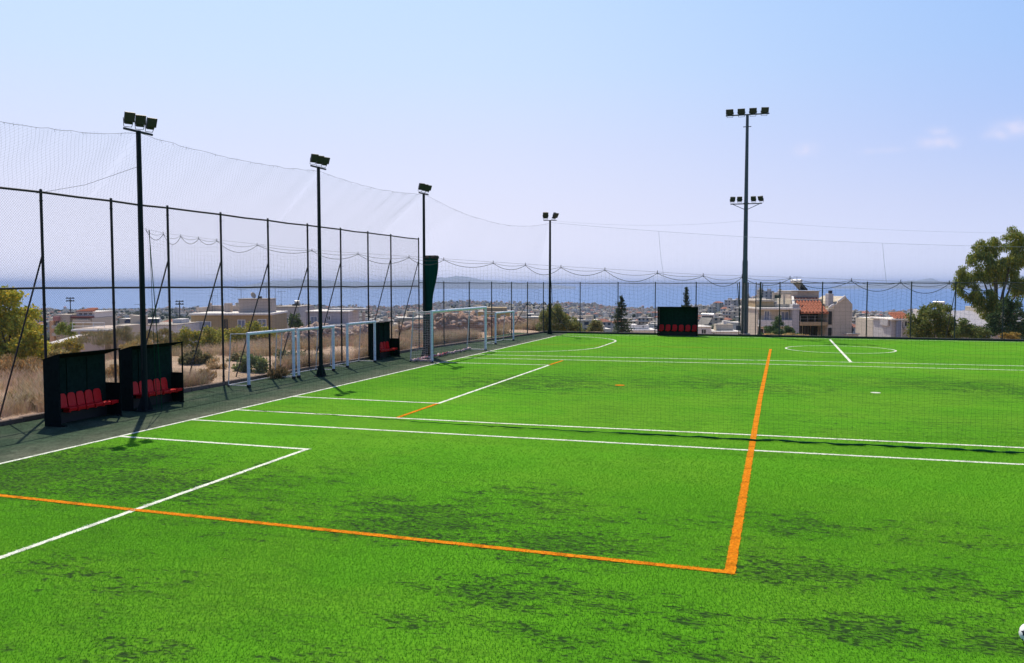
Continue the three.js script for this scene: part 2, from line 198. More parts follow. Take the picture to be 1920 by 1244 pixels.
const whiteTurf = dull(.74, .77, .70, { map: tex(256, 256, (i, j, c) => { const v = .62 + .42 * pnoise(i, j, 256, 50) + .1 * pnoise(i, j, 256, 120) - .25 * sstep(.7, .95, pnoise(i, j, 256, 17)); c[0] = v * .97; c[1] = v; c[2] = v * .93; }, true, 1.2), bumpMap: grainTex, bumpScale: .01 });
const orangeTurf = dull(.66, .235, .010, { map: tex(256, 256, (i, j, c) => { const v = .60 + .45 * pnoise(i, j, 256, 50) - .42 * sstep(.62, .92, pnoise(i, j, 256, 13)) * pnoise(i, j, 256, 60); c[0] = c[1] = c[2] = v; }, true, 1.2), bumpMap: grainTex, bumpScale: .01 });
let levelCount = 0; const stripes = [];
function line(name, pts, w, mat, lev, closed) {      // a painted stripe with a slightly ragged edge
  for (let i = 1; i < pts.length; i++) stripes.push([...pts[i - 1], ...pts[i], w, mat === whiteTurf ? 1 : 2]);
  const r = rng(1000 + levelCount++ * 7), y = .004 * lev + .0004 * (levelCount % 7), L = [], pos = [], uv = [], idx = []; const ps = []; let s = 0;
  for (let i = 1; i < pts.length; i++) { const [ax, az] = pts[i - 1], [bx, bz] = pts[i], n = Math.max(1, Math.ceil(Math.hypot(bx - ax, bz - az) / .06)); for (let k = i > 1 ? 1 : 0; k <= n; k++) ps.push([mix(ax, bx, k / n), mix(az, bz, k / n)]); }
  ps.forEach(([x, z], i) => { const a = ps[Math.max(0, i - 1)], b = ps[Math.min(ps.length - 1, i + 1)]; let tx = b[0] - a[0], tz = b[1] - a[1]; const l = Math.hypot(tx, tz) || 1; tx /= l; tz /= l; if (i) s += Math.hypot(x - ps[i - 1][0], z - ps[i - 1][1]); const e1 = w / 2 + (r() - .5) * .014, e2 = w / 2 + (r() - .5) * .014; pos.push(x + tz * e1, y, z - tx * e1, x - tz * e2, y, z + tx * e2); uv.push(s, 0, s, w); if (i) { const o = i * 2; idx.push(o - 2, o - 1, o, o - 1, o + 1, o); } });
  const g = new THREE.BufferGeometry(); g.setAttribute('position', new THREE.Float32BufferAttribute(pos, 3)); g.setAttribute('normal', new THREE.Float32BufferAttribute(pos.map((_, i) => i % 3 === 1 ? 1 : 0), 3)); g.setAttribute('uv', new THREE.Float32BufferAttribute(uv, 2)); g.setIndex(idx); mesh(name, g, mat, turf);
}
const w1 = .115, wl = (p, w = w1) => line('white_line', p, w, whiteTurf, 1), ol = (p, w = .125) => line('orange_line', p, w, orangeTurf, 2);
wl([[XL + .02, 2.6], [XL - .02, -57.6]], .10);
wl([[-9.82, -2], [-9.95, -16.2]], .105); wl([[-9.89, -16.22], [XL, -16.24]]);
wl([[XL, -18.84], [-.65, -19.08], [4.8, -19.24], [25, -19.8]]); wl([[XL, -20.75], [-6.64, -20.82], [-1.3, -21.03], [5.2, -21.23], [25, -21.9]]);
wl([[XL, -23.78], [-9.93, -23.77]]); wl([[-9.96, -23.72], [-9.94, -36.68]]); wl([[XL, -36.4], [-9.98, -36.68]]);
wl([[XL, -39.0], [-10.1, -39.45], [-.5, -40.1], [9.9, -40.55], [25, -41.2]]); wl([[XL, -41.0], [-.5, -42.1], [10.4, -42.7], [25, -43.4]]);
wl([[3.13, -59.3], [3.18, -42.3]], .13);
{ const c = []; for (let i = 0; i <= 72; i++) { const a = i / 72 * 2 * Math.PI; c.push([3.19 + 2.88 * Math.cos(a), -50.55 + 2.75 * Math.sin(a)]); } wl(c, .1); }
{ const c = []; for (let i = 0; i <= 20; i++) { const a = Math.PI / 2 - i / 20 * Math.PI / 2; c.push([XL + 5.1 * Math.cos(a), -48.2 + 5.1 * Math.sin(a)]); } for (let i = 0; i <= 20; i++) { const a = -i / 20 * Math.PI / 2; c.push([XL + 5.1 * Math.cos(a), -52.6 + 5.1 * Math.sin(a)]); } wl(c, .11); }
wl([[XL, -59.6], [25, -60.7]], .09);
ol([[XL, -11.05], [-9.93, -10.95], [-.5, -10.83]], .12); ol([[-.56, -10.80], [-.58, -28], [-.51, -49.5]], .135);
ol([[-9.95, -20.85], [-9.96, -23.7]], .12); ol([[-9.94, -36.75], [-9.9, -39.0]], .12);
{ const thin = orangeTurf.clone(); thin.color.setRGB(.30, .26, .015); line('orange_line', [[XL, -49.1], [-.6, -49.55]], .10, thin, 2); }
function spot(name, x, z, r, mat) { const g = new THREE.CircleGeometry(r, 24); g.rotateX(-Math.PI / 2); const o = mesh(name, g, mat, turf); o.position.set(x, .0075, z); }
spot('white_spot', 3.09, -30.6, .16, whiteTurf); spot('orange_spot', -5.5, -30.06, .18, orangeTurf);

// dark apron between touchline and fence, kerbs round the pitch
{
  const n = 512, m = 2048, map = tex(n, m, (i, j, c) => { const x = mix(-19.25, XL, (i + .5) / n), z = mix(-60.9, 2.6, (j + .5) / m), a = fbm(x * 1.3, z * 1.3, 3), g = vn(x * 40, z * 30), h = fbm(x * 6, z * 6, 2), e = sstep(-16.6, -15.2, x) * .55 + .3 * sstep(.5, .75, a); const v = (.6 + .55 * g) * (.75 + .5 * h); c[0] = mix(.043, .115, e) * v; c[1] = mix(.072, .125, e) * v; c[2] = mix(.045, .090, e) * v; });
  map.wrapS = map.wrapT = THREE.ClampToEdgeWrapping;
  const g = new THREE.BufferGeometry(); g.setAttribute('position', new THREE.Float32BufferAttribute([-19.25, -.004, -60.9, -19.25, -.004, 2.6, XL, -.004, 2.6, XL, -.004, -60.9], 3)); g.setAttribute('normal', new THREE.Float32BufferAttribute([0, 1, 0, 0, 1, 0, 0, 1, 0, 0, 1, 0], 3)); g.setAttribute('uv', new THREE.Float32BufferAttribute([0, 0, 0, 1, 1, 1, 1, 0], 2)); g.setIndex([0, 1, 2, 0, 2, 3]);
  tag(mesh('side_apron', g, dull(1, 1, 1, { map, bumpMap: grainTex, bumpScale: .008 })), 'dark green carpet strip between the white touchline and the tall fence', 'apron', null, 'structure');
}
{                                                    // the pile of the turf itself, blade by blade, over the near part where blades can be made out
  const r = rng(31), blade = new MB(); for (let i = 0; i < 5; i++) { const a = r() * 6.283, x = (r() - .5) * .03, z = (r() - .5) * .03, h = .006 + .008 * r(), l = .010 + .020 * r(), w = .0019, ca = Math.cos(a), sa = Math.sin(a), p = V(x - w * sa, -.004, z + w * ca), q = V(x + w * sa, -.004, z - w * ca), m0 = V(x + l * .35 * ca - w * sa, h * .7, z + l * .35 * sa + w * ca), m1 = V(x + l * .35 * ca + w * sa, h * .7, z + l * .35 * sa - w * ca), t = V(x + l * ca, h, z + l * sa); blade.tri(p, q, m1).tri(p, m1, m0).tri(m0, m1, t); }
  const g = blade.geo(); const spots = [], col = [], c = [0, 0, 0], lines = stripes; const onLine = (x, z) => { for (const [ax, az, bx, bz, w, k] of lines) { const dx = bx - ax, dz = bz - az, L2 = dx * dx + dz * dz, t = clamp(((x - ax) * dx + (z - az) * dz) / L2), d = Math.hypot(x - ax - dx * t, z - az - dz * t); if (d < w / 2 + .003) return k; } return 0; };
  for (let z = -5.6; z > -25; z -= .041) for (let x = XL + .02; x < 14; x += .041) {
    const px = x + (r() - .5) * .034, pz = z + (r() - .5) * .034, [a, D] = toView(px, pz); if (Math.abs(Math.tan(a)) > .95 || D * Math.cos(a) < 7.6 || r() < sstep(11, 23, D * Math.cos(a))) continue;
    turfColor(px, pz, c, true, crumbs); const dark = 1 - sstep(.03, .19, c[1]); if (r() < dark * 1.25) continue;
    const k = onLine(px, pz); const v = (.86 + .28 * r()) * 1.4 * (1 - .6 * dark); if (k === 2) col.push(.58 * v, .21 * v, .008); else if (k === 1) col.push(.64 * v, .66 * v, .60 * v); else { const y = r() < .10 ? 1.25 : 1; col.push(.076 * v * y, .244 * v * (y > 1 ? 1.12 : 1), .010 * v); } spots.push(px, pz);
  }
  const N = spots.length / 2, im = new THREE.InstancedMesh(g, new THREE.MeshPhysicalMaterial({ roughness: .9, specularIntensity: .12, transmission: .6, thickness: 0, side: THREE.DoubleSide }), N), m = new THREE.Matrix4(), qt = new THREE.Quaternion(), up = V(0, 1, 0), cc = new THREE.Color(), sc = V(1, 1, 1), ps = V(0, 0, 0);
  for (let i = 0; i < N; i++) { qt.setFromAxisAngle(up, r() * 6.283); const s = .85 + .4 * r(); im.setMatrixAt(i, m.compose(ps.set(spots[i * 2], .006, spots[i * 2 + 1]), qt, sc.set(s, s * (.8 + .4 * r()), s))); im.setColorAt(i, cc.setRGB(col[i * 3], col[i * 3 + 1], col[i * 3 + 2])); }
  im.name = 'turf_blades'; im.castShadow = im.receiveShadow = true; im.userData.kind = 'stuff'; turf.add(im); console.log('blades', N);
}
const FENCE_L = [[-18.9, -6], [-19.0, -9.5], [-19.05, -12.7], [-19.15, -15.5], [-19.2, -18.06], [-19.2, -20.58], [-19.2, -23.02], [-19.2, -25.77], [-19.2, -28.69], [-19.2, -31.59], [-19.2, -34.41], [-19.2, -37.08], [-19.2, -39.61], [-19.2, -43.11]];
const FENCE_LOW = [[-19.2, -43.11], [-18.85, -45.9], [-18.5, -49.2], [-18.03, -52.1], [-17.64, -55.14], [-17.29, -57.81], [-17.05, -61.2]];
const FENCE_FAR = [-17.05, -14.22, -11.38, -8.66, -5.76, -2.78].map(x => [x, -61.2]), FENCE_FAR2 = [-1.35, -.08, 2.69, 5.51, 8.22, 10.85, 13.62, 16.5, 19.4, 22.3, 25.2].map(x => [x, -61.2]);
{
  const b = new MB(), k = (P, h, out) => { for (let i = 1; i < P.length; i++) { const [ax, az] = P[i - 1], [bx, bz] = P[i], L = Math.hypot(bx - ax, bz - az), n = Math.round(L / .9); for (let j = 0; j < n; j++) { const t0 = j / n, t1 = (j + 1) / n, a = Math.atan2(-(bz - az), bx - ax), jig = (vn(i * 9 + j * 3.1, 4) - .5) * .03; b.at(T(mix(ax, bx, (t0 + t1) / 2), 0, mix(az, bz, (t0 + t1) / 2), a)); b.box(-L / n / 2 + .004, -.4, -.09 + out, L / n / 2 - .004, h + jig, .09 + out, .015); } } b.at(null); };
  k(FENCE_L, .13, -.02); k(FENCE_LOW, .12, -.02);
  tag(b.build('kerb', std(.17, .125, .10, .95, { map: plasterTex, bumpMap: grainTex, bumpScale: .012 })), 'brown weathered kerb blocks under the tall left fence', 'kerb', null, 'structure');
  const f = new MB(); for (const P of [FENCE_FAR, [[-2.78, -61.2], [-1.35, -61.2]], FENCE_FAR2]) for (let i = 1; i < P.length; i++) f.box(P[i - 1][0] + .003, -.4, -61.3, P[i][0] - .003, .12 + .02 * vn(i * 3, 2), -61.06, .02);
  tag(f.build('kerb', std(.02, .032, .028, .8, { map: metalTex })), 'dark low kerb along the foot of the far fence', 'kerb', null, 'structure');
}
// ---------------------------------------------------------------- fences and nets
function lattice(b, A, B, y0, y1, sp, r, seg = .62) {   // diagonal wires of a chain-link panel between two posts
  const L = Math.hypot(B[0] - A[0], B[1] - A[1]), P = (s, y) => V(mix(A[0], B[0], s / L), y, mix(A[1], B[1], s / L)); const d = sp * Math.SQRT2, Hm = y1 - y0;
  for (const dir of [1, -1]) for (let o = dir > 0 ? -Hm : 0; o < (dir > 0 ? L : L + Hm); o += d) { const t0 = Math.max(0, dir > 0 ? -o : o - L), t1 = Math.min(Hm, dir > 0 ? L - o : o); if (t1 - t0 < .02) continue; const n = Math.ceil((t1 - t0) / seg); let prev = P(o + dir * t0, y0 + t0); for (let k = 1; k <= n; k++) { const t = mix(t0, t1, k / n), q = P(o + dir * t, y0 + t); b.bar(prev, q, r, r, 3, false); prev = q; } }
}
function fence(P, o) {
  const f = base('chain_link_fence'); tag(f, o.label, 'fence');
  P.forEach(([x, z], i) => { if (o.posts && !o.posts(i)) return; const b = new MB(); b.bar(V(x, -.3, z), V(x, o.h + .06, z), o.pr, o.pr, 8); b.bar(V(x, o.h + .06, z), V(x, o.h + .085, z), o.pr * 1.25, o.pr * .5, 8); for (const y of [.3, o.h * .5, o.h - .25]) b.bar(V(x, y, z), V(x, y + .03, z), o.pr * 1.25, o.pr * 1.25, 8); b.build('post', o.mat, f); });
  for (let i = 1; i < P.length; i++) {
    const a = P[i - 1], c = P[i], A = y => V(a[0], y, a[1]), C = y => V(c[0], y, c[1]);
    for (const y of o.rails) { const w = (vn(i * 3.3, y * 7) - .5) * .04; new MB().path([A(y), V((a[0] + c[0]) / 2, y + w - .012, (a[1] + c[1]) / 2), C(y)], o.rr, 6).build('rail', o.mat, f); }
    for (const y of o.strands ?? []) new MB().path([A(y), V((a[0] + c[0]) / 2, y - .05, (a[1] + c[1]) / 2), C(y)], .004, 4).build('tension_wire', o.mat, f);
    const b = new MB(); const n = o.out ?? [0, 0]; lattice(b, [a[0] + n[0], a[1] + n[1]], [c[0] + n[0], c[1] + n[1]], .14, o.h - .01, o.sp, o.wr); b.build('mesh_panel', M.wire, f);
  }
  for (const [i, x, z, h] of o.braces ?? []) { const p = P[i]; new MB().bar(V(p[0] - .03, h, p[1]), V(x, -.15, z), .024, .024, 6).build('brace', o.mat, f); }
  return f;
}
fence(FENCE_L, { label: 'tall rusty chain-link fence along the left touchline, braced on its outer side', h: 6.15, pr: .038, rr: .034, rails: [6.15, 3.55], sp: .055, wr: .0018, mat: M.post, out: [-.05, 0],
  braces: [[3, -20.3, -15.3, 4.4], [4, -20.35, -17.5, 4.4], [6, -20.2, -22.3, 4.4], [7, -20.35, -25.1, 4.45], [8, -20.35, -28.0, 4.45], [9, -20.4, -31.0, 4.35], [10, -20.4, -33.9, 4.6], [12, -20.4, -39.0, 4.9], [13, -20.4, -42.5, 4.9]] });
fence(FENCE_LOW, { label: 'low chain-link fence continuing from the tall fence to the far left corner', h: 3.74, pr: .035, rr: .026, rails: [3.74], sp: .06, wr: .0013, mat: M.greenPost, posts: i => i > 0, braces: [[5, -18.4, -56.4, 2.3]] });
fence(FENCE_FAR, { label: 'low chain-link fence behind the far touchline, left of the tall mast', h: 3.74, pr: .035, rr: .03, rails: [3.74], sp: .06, wr: .0013, mat: M.greenPost, posts: i => i > 0, braces: [[0, -15.2, -62.6, 2.4]] });
fence(FENCE_FAR2, { label: 'low chain-link fence behind the far touchline, right of the tall mast', h: 3.74, pr: .038, rr: .034, rails: [3.74], sp: .06, wr: .0013, mat: M.greenPost, strands: [3.5], braces: [[5, 10.55, -62.6, 3.2], [7, 16.1, -62.6, 3.2]] });
{
  const g = fence([[-2.55, -61.5], [-2.3, -64.3], [-1.75, -64.3], [-1.4, -61.5]], { label: 'narrow fence bay stepping out round the foot of the tall mast', h: 3.72, pr: .032, rr: .02, rails: [3.72], sp: .08, wr: .0013, mat: M.greenPost });
  for (const [x, lean] of [[-2.92, .3], [-1.22, -.25]]) new MB().bar(V(x, 3.7, -61.12), V(x + lean, 0, -61.05), .03, .03, 6).build('brace', M.greenPost, g);
}
const POLES = [[-17.43, -19.78, 8.0], [-17.36, -29.43, 8.25], [-16.9, -38.6, 8.15], [-16.1, -59.55, 8.3]];
const sag = (a, b, t, s) => V(mix(a.x, b.x, t), mix(a.y, b.y, t) - s * 4 * t * (1 - t), mix(a.z, b.z, t));
{                                                    // high ball-stop net: from the cable at the pole tops down to the fence rail
  const net = base('ball_stop_net'); tag(net, 'fine high net hung from the left floodlight poles above the tall fence', 'net');
  const tops = [V(-17.4, 7.85, -10.2), V(-17.43, 7.93, -19.78), V(-17.36, 8.08, -29.43), V(-16.9, 8.1, -38.6), V(-16.1, 8.1, -59.55)], dips = [.45, .18, .22, .75];
  const feetZ = z => { if (z > -43.1) { const t = FENCE_L; let k = 0; while (k < t.length - 2 && z < t[k + 1][1]) k++; return V(mix(t[k][0], t[k + 1][0], clamp((z - t[k][1]) / (t[k + 1][1] - t[k][1]))), 6.15, z); } const t = FENCE_LOW; let k = 0; while (k < t.length - 2 && z < t[k + 1][1]) k++; return V(mix(t[k][0], t[k + 1][0], clamp((z - t[k][1]) / (t[k + 1][1] - t[k][1]))), 3.74, z); };
  for (let s = 0; s < 4; s++) {
    const a = tops[s], b = tops[s + 1], L = a.distanceTo(b), cable = new MB(), mb = new MB(), pts = []; for (let i = 0; i <= 40; i++) { const p = sag(a, b, i / 40, dips[s]); p.y += (vn(i * .7, s) - .5) * .05; pts.push(p); } cable.path(pts, .0045, 4);
    const r = rng(50 + s); for (let i = 0; i < L / .6; i++) { const p = sag(a, b, r(), dips[s]); cable.bar(p, p.clone().add(V(0, -.04 - .06 * r(), (r() - .5) * .12)), .004, .003, 3, false); }
    cable.build('cable', M.rope, net);
    const at2 = (u, v) => { const t = sag(a, b, u, dips[s]); const f = feetZ(mix(a.z, b.z, u)); if (s === 3) { f.x = mix(f.x, f.x, 0); } const p = t.lerp(f, v); p.x += .10 * Math.sin(u * 23 + v * 3) * v * (1 - v) * 2; p.y -= .04 * Math.sin(u * 51) * (1 - v); return p; };
    const nu = Math.round(L / (s === 3 ? .18 : .125)), nv = s === 3 ? 36 : 24;                         // diamond mesh
    for (const d of [1, -1]) for (let i = -nv; i < nu + nv; i++) { let prev = null; for (let j = 0; j <= nv; j += 3) { const u = (i + d * j * .5) / nu; const ok = u >= 0 && u <= 1; const q = ok ? at2(u, j / nv) : null; if (q && prev) mb.bar(prev, q, s === 3 ? .0010 : .0016, s === 3 ? .0010 : .0016, 3, false); prev = q; } }
    mb.build('net_panel', M.highNet, net);
  }
  new MB().path([V(-17.43, 7.0, -19.78), V(-18.4, 6.4, -18.8), V(-19.2, 6.1, -17.9)], .005, 4).build('guy_rope', M.rope, net);
}
{                                                    // high net behind the far touchline
  const net = base('ball_stop_net'); tag(net, 'sheer high net hung on thin cables above the far fence', 'net');
  const a = V(-16.1, 8.15, -59.75), b = V(26, 5.8, -61.0), mb = new MB(), up = new MB(), w = 42;
  const top = u => sag(a, b, u, .55); up.path(Array.from({ length: 41 }, (_, i) => top(i / 40)), .007, 4); up.build('cable', M.highNet, net);
  new MB().path(Array.from({ length: 41 }, (_, i) => sag(V(-16.1, 8.3, -59.6), V(-2.5, 8.2, -62.8), i / 40, .35)), .0045, 4).path(Array.from({ length: 31 }, (_, i) => sag(V(-2.5, 8.2, -62.8), V(26, 7.0, -62.8), i / 30, .5)), .0045, 4).build('cable', M.highNet, net);
  for (let i = 0; i <= w / .14; i++) { const u = i / (w / .14), p = top(u); p.x += .04 * Math.sin(i * 1.7); mb.bar(p, V(p.x, 3.7, p.z - .6), .0011, .0011, 3, false); }
  for (let j = 1; j < 30; j++) for (let i = 0; i < 42; i++) { const p = top(i / 42), q = top((i + 1) / 42), t = j / 30; mb.bar(V(p.x, mix(p.y, 3.7, t), p.z - .6 * t), V(q.x, mix(q.y, 3.7, t), q.z - .6 * t), .0009, .0009, 3, false); }
  mb.build('net_panel', M.highNet, net);
  for (const x of [-8.3, 6.3]) { const u = (x - a.x) / (b.x - a.x), p = top(u); new MB().path([p, V(x + .1, 5.5, -60.6), V(x + .35, 3.75, -60.9)], .008, 4).build('tie_cord', M.highNet, net); }
}
{                                                    // dividing net across the pitch, pulled open above the second pair of lines
  const net = base('dividing_net'); tag(net, 'dark green square-mesh net hung across the pitch from the nearest pole, rope in loops', 'net');
  const K = [[-17.3, 5.22], [-16.67, 5.09], [-14.53, 4.83], [-12.01, 4.57], [-8.17, 4.3], [-6.75, 4.2], [-5.12, 4.09], [-3.35, 3.98], [-1.83, 3.88], [-.32, 3.83], [.96, 3.78], [2.66, 3.71], [4.51, 3.68], [8, 3.66], [12, 3.75]];
  const z = x => -20.42 + .58 * clamp((-12.6 - x) / 4.9) + .05 * Math.sin(x * .7), cab = x => { let k = 0; while (k < K.length - 2 && x > K[k + 1][0]) k++; return mix(K[k][1], K[k + 1][1], (x - K[k][0]) / (K[k + 1][0] - K[k][0])); };
  const r = rng(99), rings = [-17.3]; while (rings[rings.length - 1] < 11) rings.push(rings[rings.length - 1] + (rings.length < 5 ? .55 : mix(1.0, 1.75, r()) * (rings[rings.length - 1] > -9 ? .85 : 1)));
  const deep = rings.map(() => mix(.10, .26, r())), rope = new MB(), rope2 = new MB(), hooks = new MB(), edge = x => { let k = 0; while (k < rings.length - 2 && x > rings[k + 1]) k++; const t = clamp((x - rings[k]) / (rings[k + 1] - rings[k])); return cab(x) - .03 - deep[k] * 4 * t * (1 - t); };
  for (let k = 0; k < rings.length - 1; k++) { const a = [], c = []; for (let i = 0; i <= 12; i++) { const x = mix(rings[k], rings[k + 1], i / 12), t = i / 12; a.push(V(x, edge(x), z(x))); c.push(V(x, cab(x) - .02 - deep[k] * 1.6 * t * (1 - t), z(x) + .02)); } rope.path(a, .0065, 5); rope2.path(c, .004, 4); const x = rings[k]; hooks.bar(V(x, cab(x) + .035, z(x)), V(x, cab(x) - .06, z(x)), .008, .006, 4); }
  rope.build('loop_rope', M.rope, net); rope2.build('loop_rope', M.rope, net); hooks.build('cable_hooks', M.rope, net).userData.kind = 'stuff';
  new MB().path(Array.from({ length: 120 }, (_, i) => { const x = mix(-17.4, 12, i / 119); return V(x, cab(x), z(x)); }), .0025, 4).build('cable', M.rope, net);
  const mb = new MB(), foot = x => .03 + .04 * sstep(-9, 5, x);
  for (let x = -17.25; x < 11.5; x += .098) { let p = V(x, edge(x), z(x)); for (let j = 1; j <= 7; j++) { const t = j / 7, wv = .05 * Math.sin(x * 3.1 + t * 5) * t, q = V(x + .03 * Math.sin(x * 9 + j), mix(edge(x), foot(x), t), z(x) + wv); mb.bar(p, q, .0012, .0012, 3, false); p = q; } }
  for (let j = 1; j < 44; j++) { let p = null; for (let x = -17.25; x < 11.5; x += .45) { const t = j / 44, wv = .05 * Math.sin(x * 3.1 + t * 5) * t, y = mix(edge(x), foot(x), t), q = V(x, y + .02 * Math.sin(x * 2 + j), z(x) + wv); if (p) mb.bar(p, q, .0010, .0010, 3, false); p = q; } }
  mb.build('square_mesh', M.net, net);
  const fold = new MB(), fp = Array.from({ length: 420 }, (_, i) => { const x = mix(-14.5, 11.5, i / 419); return V(x, .025 + .018 * vn(x * 4, 1), -20.14 - .56 * (1 - sstep(-13.5, -7, x)) - .30 * sstep(-6, 6, x) + .16 * (fbm(x * 2.2, 3, 3) - .5)); });
  for (let i = 1; i < fp.length; i++) { const x = fp[i].x, w = mix(.006, .022, sstep(-11, 2, x)) * (.5 + 1.0 * vn(x * 5, 7)); fold.bar(fp[i - 1], fp[i], w, w, 6, i === 1); }
  fold.build('bottom_fold', M.net, net);
  new MB().path([V(-17.25, 5.2, -19.9), V(-17.1, 3, -19.9), V(-17.0, 1.1, -19.92), V(-16.95, .05, -19.9)], .012, 5).path([V(-17.2, 5.2, -19.86), V(-17.18, 2.2, -19.9), V(-17.1, .05, -19.88)], .008, 5).build('hanging_rope', M.net, net);
}
{                                                    // second dividing net drawn back and tied against the third pole
  const net = base('gathered_net'); tag(net, 'dark green bundle of net drawn back beside the third floodlight pole', 'net');
  const g = new THREE.CylinderGeometry(1, 1, 1, 72, 40, true), p = g.attributes.position;
  for (let i = 0; i < p.count; i++) { const a = Math.atan2(p.getZ(i), p.getX(i)), t = .5 - p.getY(i), fold = 1 + .13 * Math.sin(a * 9 + t * 2.2) + .07 * Math.sin(a * 17 - t * 3); const w = mix(.33, .17, sstep(.1, .45, t)) + .03 * sstep(.5, 1, t), c = mix(.0, -.14, sstep(.05, .5, t)); p.setXYZ(i, c + Math.cos(a) * w * fold, 5.05 * (1 - t) + .0, Math.sin(a) * w * .6 * fold); }
  g.computeVertexNormals(); const m = mesh('net_bundle', g, dull(.006, .05, .04, { bumpMap: grainTex, bumpScale: .03 }), net);
  const cap = new MB(); cap.box(-.36, 4.88, -.2, .36, 5.08, .2, .06); cap.build('tie_band', std(.022, .018, .018, .9), net);
  const lo = new MB(); for (let i = 0; i < 9; i++) { const a = i / 9 * 6.283; lo.bar(V(-.1 + .13 * Math.cos(a), 1.9, .1 * Math.sin(a)), V(-.16 + .22 * Math.cos(a), .02, .16 * Math.sin(a)), .07, .06, 6); } lo.build('bundle_tail', dull(.035, .021, .016), net);
  net.position.set(-16.58, 0, -38.75);
}

// ---------------------------------------------------------------- floodlights
function lampUnit(parent, x, y, z, yaw, tilt, s = 1, flat = 1) {   // face looks along local +x before the turn
  const g = new THREE.Group(); g.name = 'floodlight'; g.position.set(x, y, z); g.rotation.set(0, yaw, tilt, 'YXZ'); g.scale.set(s, s * flat, s); parent.add(g);
  const b = new MB(); const rim = [[-.2, -.19], [.2, -.19], [.2, .19], [-.2, .19]], F1 = rim.map(([a, c]) => V(.10, c, a)), F0 = rim.map(([a, c]) => V(.02, c, a)), Bk = rim.map(([a, c]) => V(-.15, c * .62, a * .7));
  for (let i = 0; i < 4; i++) { const j = (i + 1) % 4; b.quad(F1[i], F1[j], F0[j], F0[i]); b.quad(F0[i], F0[j], Bk[j], Bk[i]); } b.quad(...Bk); const Fi = rim.map(([a, c]) => V(.10, c * .9, a * .9)); for (let i = 0; i < 4; i++) { const j = (i + 1) % 4; b.quad(F1[i], Fi[i], Fi[j], F1[j]); }
  for (let k = -2; k <= 2; k++) b.box(-.19, -.1, k * .05 - .006, -.03, .14, k * .05 + .006); b.build('housing', M.lampBody, g);
  box(.083, -.172, -.18, .094, .172, .18).build('lens', M.lampGlass, g);
  box(-.13, -.31, -.15, .03, -.2, .15, .015).build('ballast_box', M.lampBody, g);
  const u = new MB(); for (const k of [-1, 1]) u.bar(V(-.02, -.06, k * .215), V(-.06, -.43, k * .15), .013, .013, 5); u.bar(V(-.06, -.43, -.15), V(-.06, -.43, .15), .013, .013, 5); u.build('bracket', M.lampBody, g);
  return g;
}
function flagPole(x, z, h, label, lamps, r0, r1) {
  const o = base('floodlight_pole', [x, 0, z]); tag(o, label, 'floodlight', 'floodlight poles along the left side'); delete o.userData.group;
  const b = new MB(); b.bar(V(0, 0, 0), V(0, h, 0), r0, r1, 12); b.build('pole', M.pole, o);
  const f = new MB(); f.box(-.2, 0, -.2, .2, .025, .2, .006); for (let k = 0; k < 4; k++) { f.at(T(0, 0, 0, k * Math.PI / 2 + .785)); f.quad(V(.05, .025, .008), V(.21, .025, .008), V(.1, .42, .008), V(.05, .42, .008)).quad(V(.21, .025, -.008), V(.05, .025, -.008), V(.05, .42, -.008), V(.1, .42, -.008)).quad(V(.21, .025, .008), V(.21, .025, -.008), V(.1, .42, -.008), V(.1, .42, .008)); } f.at(null); f.build('base_plate', M.pole, o);
  lamps(o); return o;
}
const threeLamps = h => o => { box(-.03, h - .06, -.56, .03, h, .56, .008).build('crossbar', M.lampBody, o); [[-.44, .06], [-.01, -.08], [.42, -.02]].forEach(([z, y]) => lampUnit(o, .07, h + .31, z, -.52 + y * 1.6, -.40, .69)); new MB().bar(V(.05, h - .12, .1), V(.02, 1.2, .09), .008, .008, 4).build('lamp_cable', M.lampBody, o); };
flagPole(...POLES[0].slice(0, 2), 8.0, 'dark floodlight pole with three lamps, nearest of the row, beside the dugouts', threeLamps(8.0), .085, .068);
flagPole(...POLES[1].slice(0, 2), 8.25, 'dark three-lamp floodlight pole standing between the small white goals', threeLamps(8.25), .08, .063);
flagPole(...POLES[2].slice(0, 2), 8.15, 'dark three-lamp floodlight pole beside the gathered green net bundle', threeLamps(8.15), .08, .063);
flagPole(...POLES[3].slice(0, 2), 8.3, 'slim two-lamp floodlight pole in the far left corner of the pitch', o => {
  box(-.5, 8.27, -.025, .5, 8.32, .025, .006).build('crossbar', M.lampBody, o); lampUnit(o, -.33, 8.72, .05, -1.25, -.5, 1.0); lampUnit(o, .42, 8.66, .05, -.55, -.55, .95);
  new MB().path([V(.09, 3.9, .05), V(.16, 3.2, .08), V(.2, 2.3, .08), V(.1, 1.9, .06)], .02, 5).build('cable_loop', M.pole, o);
}, .10, .075);
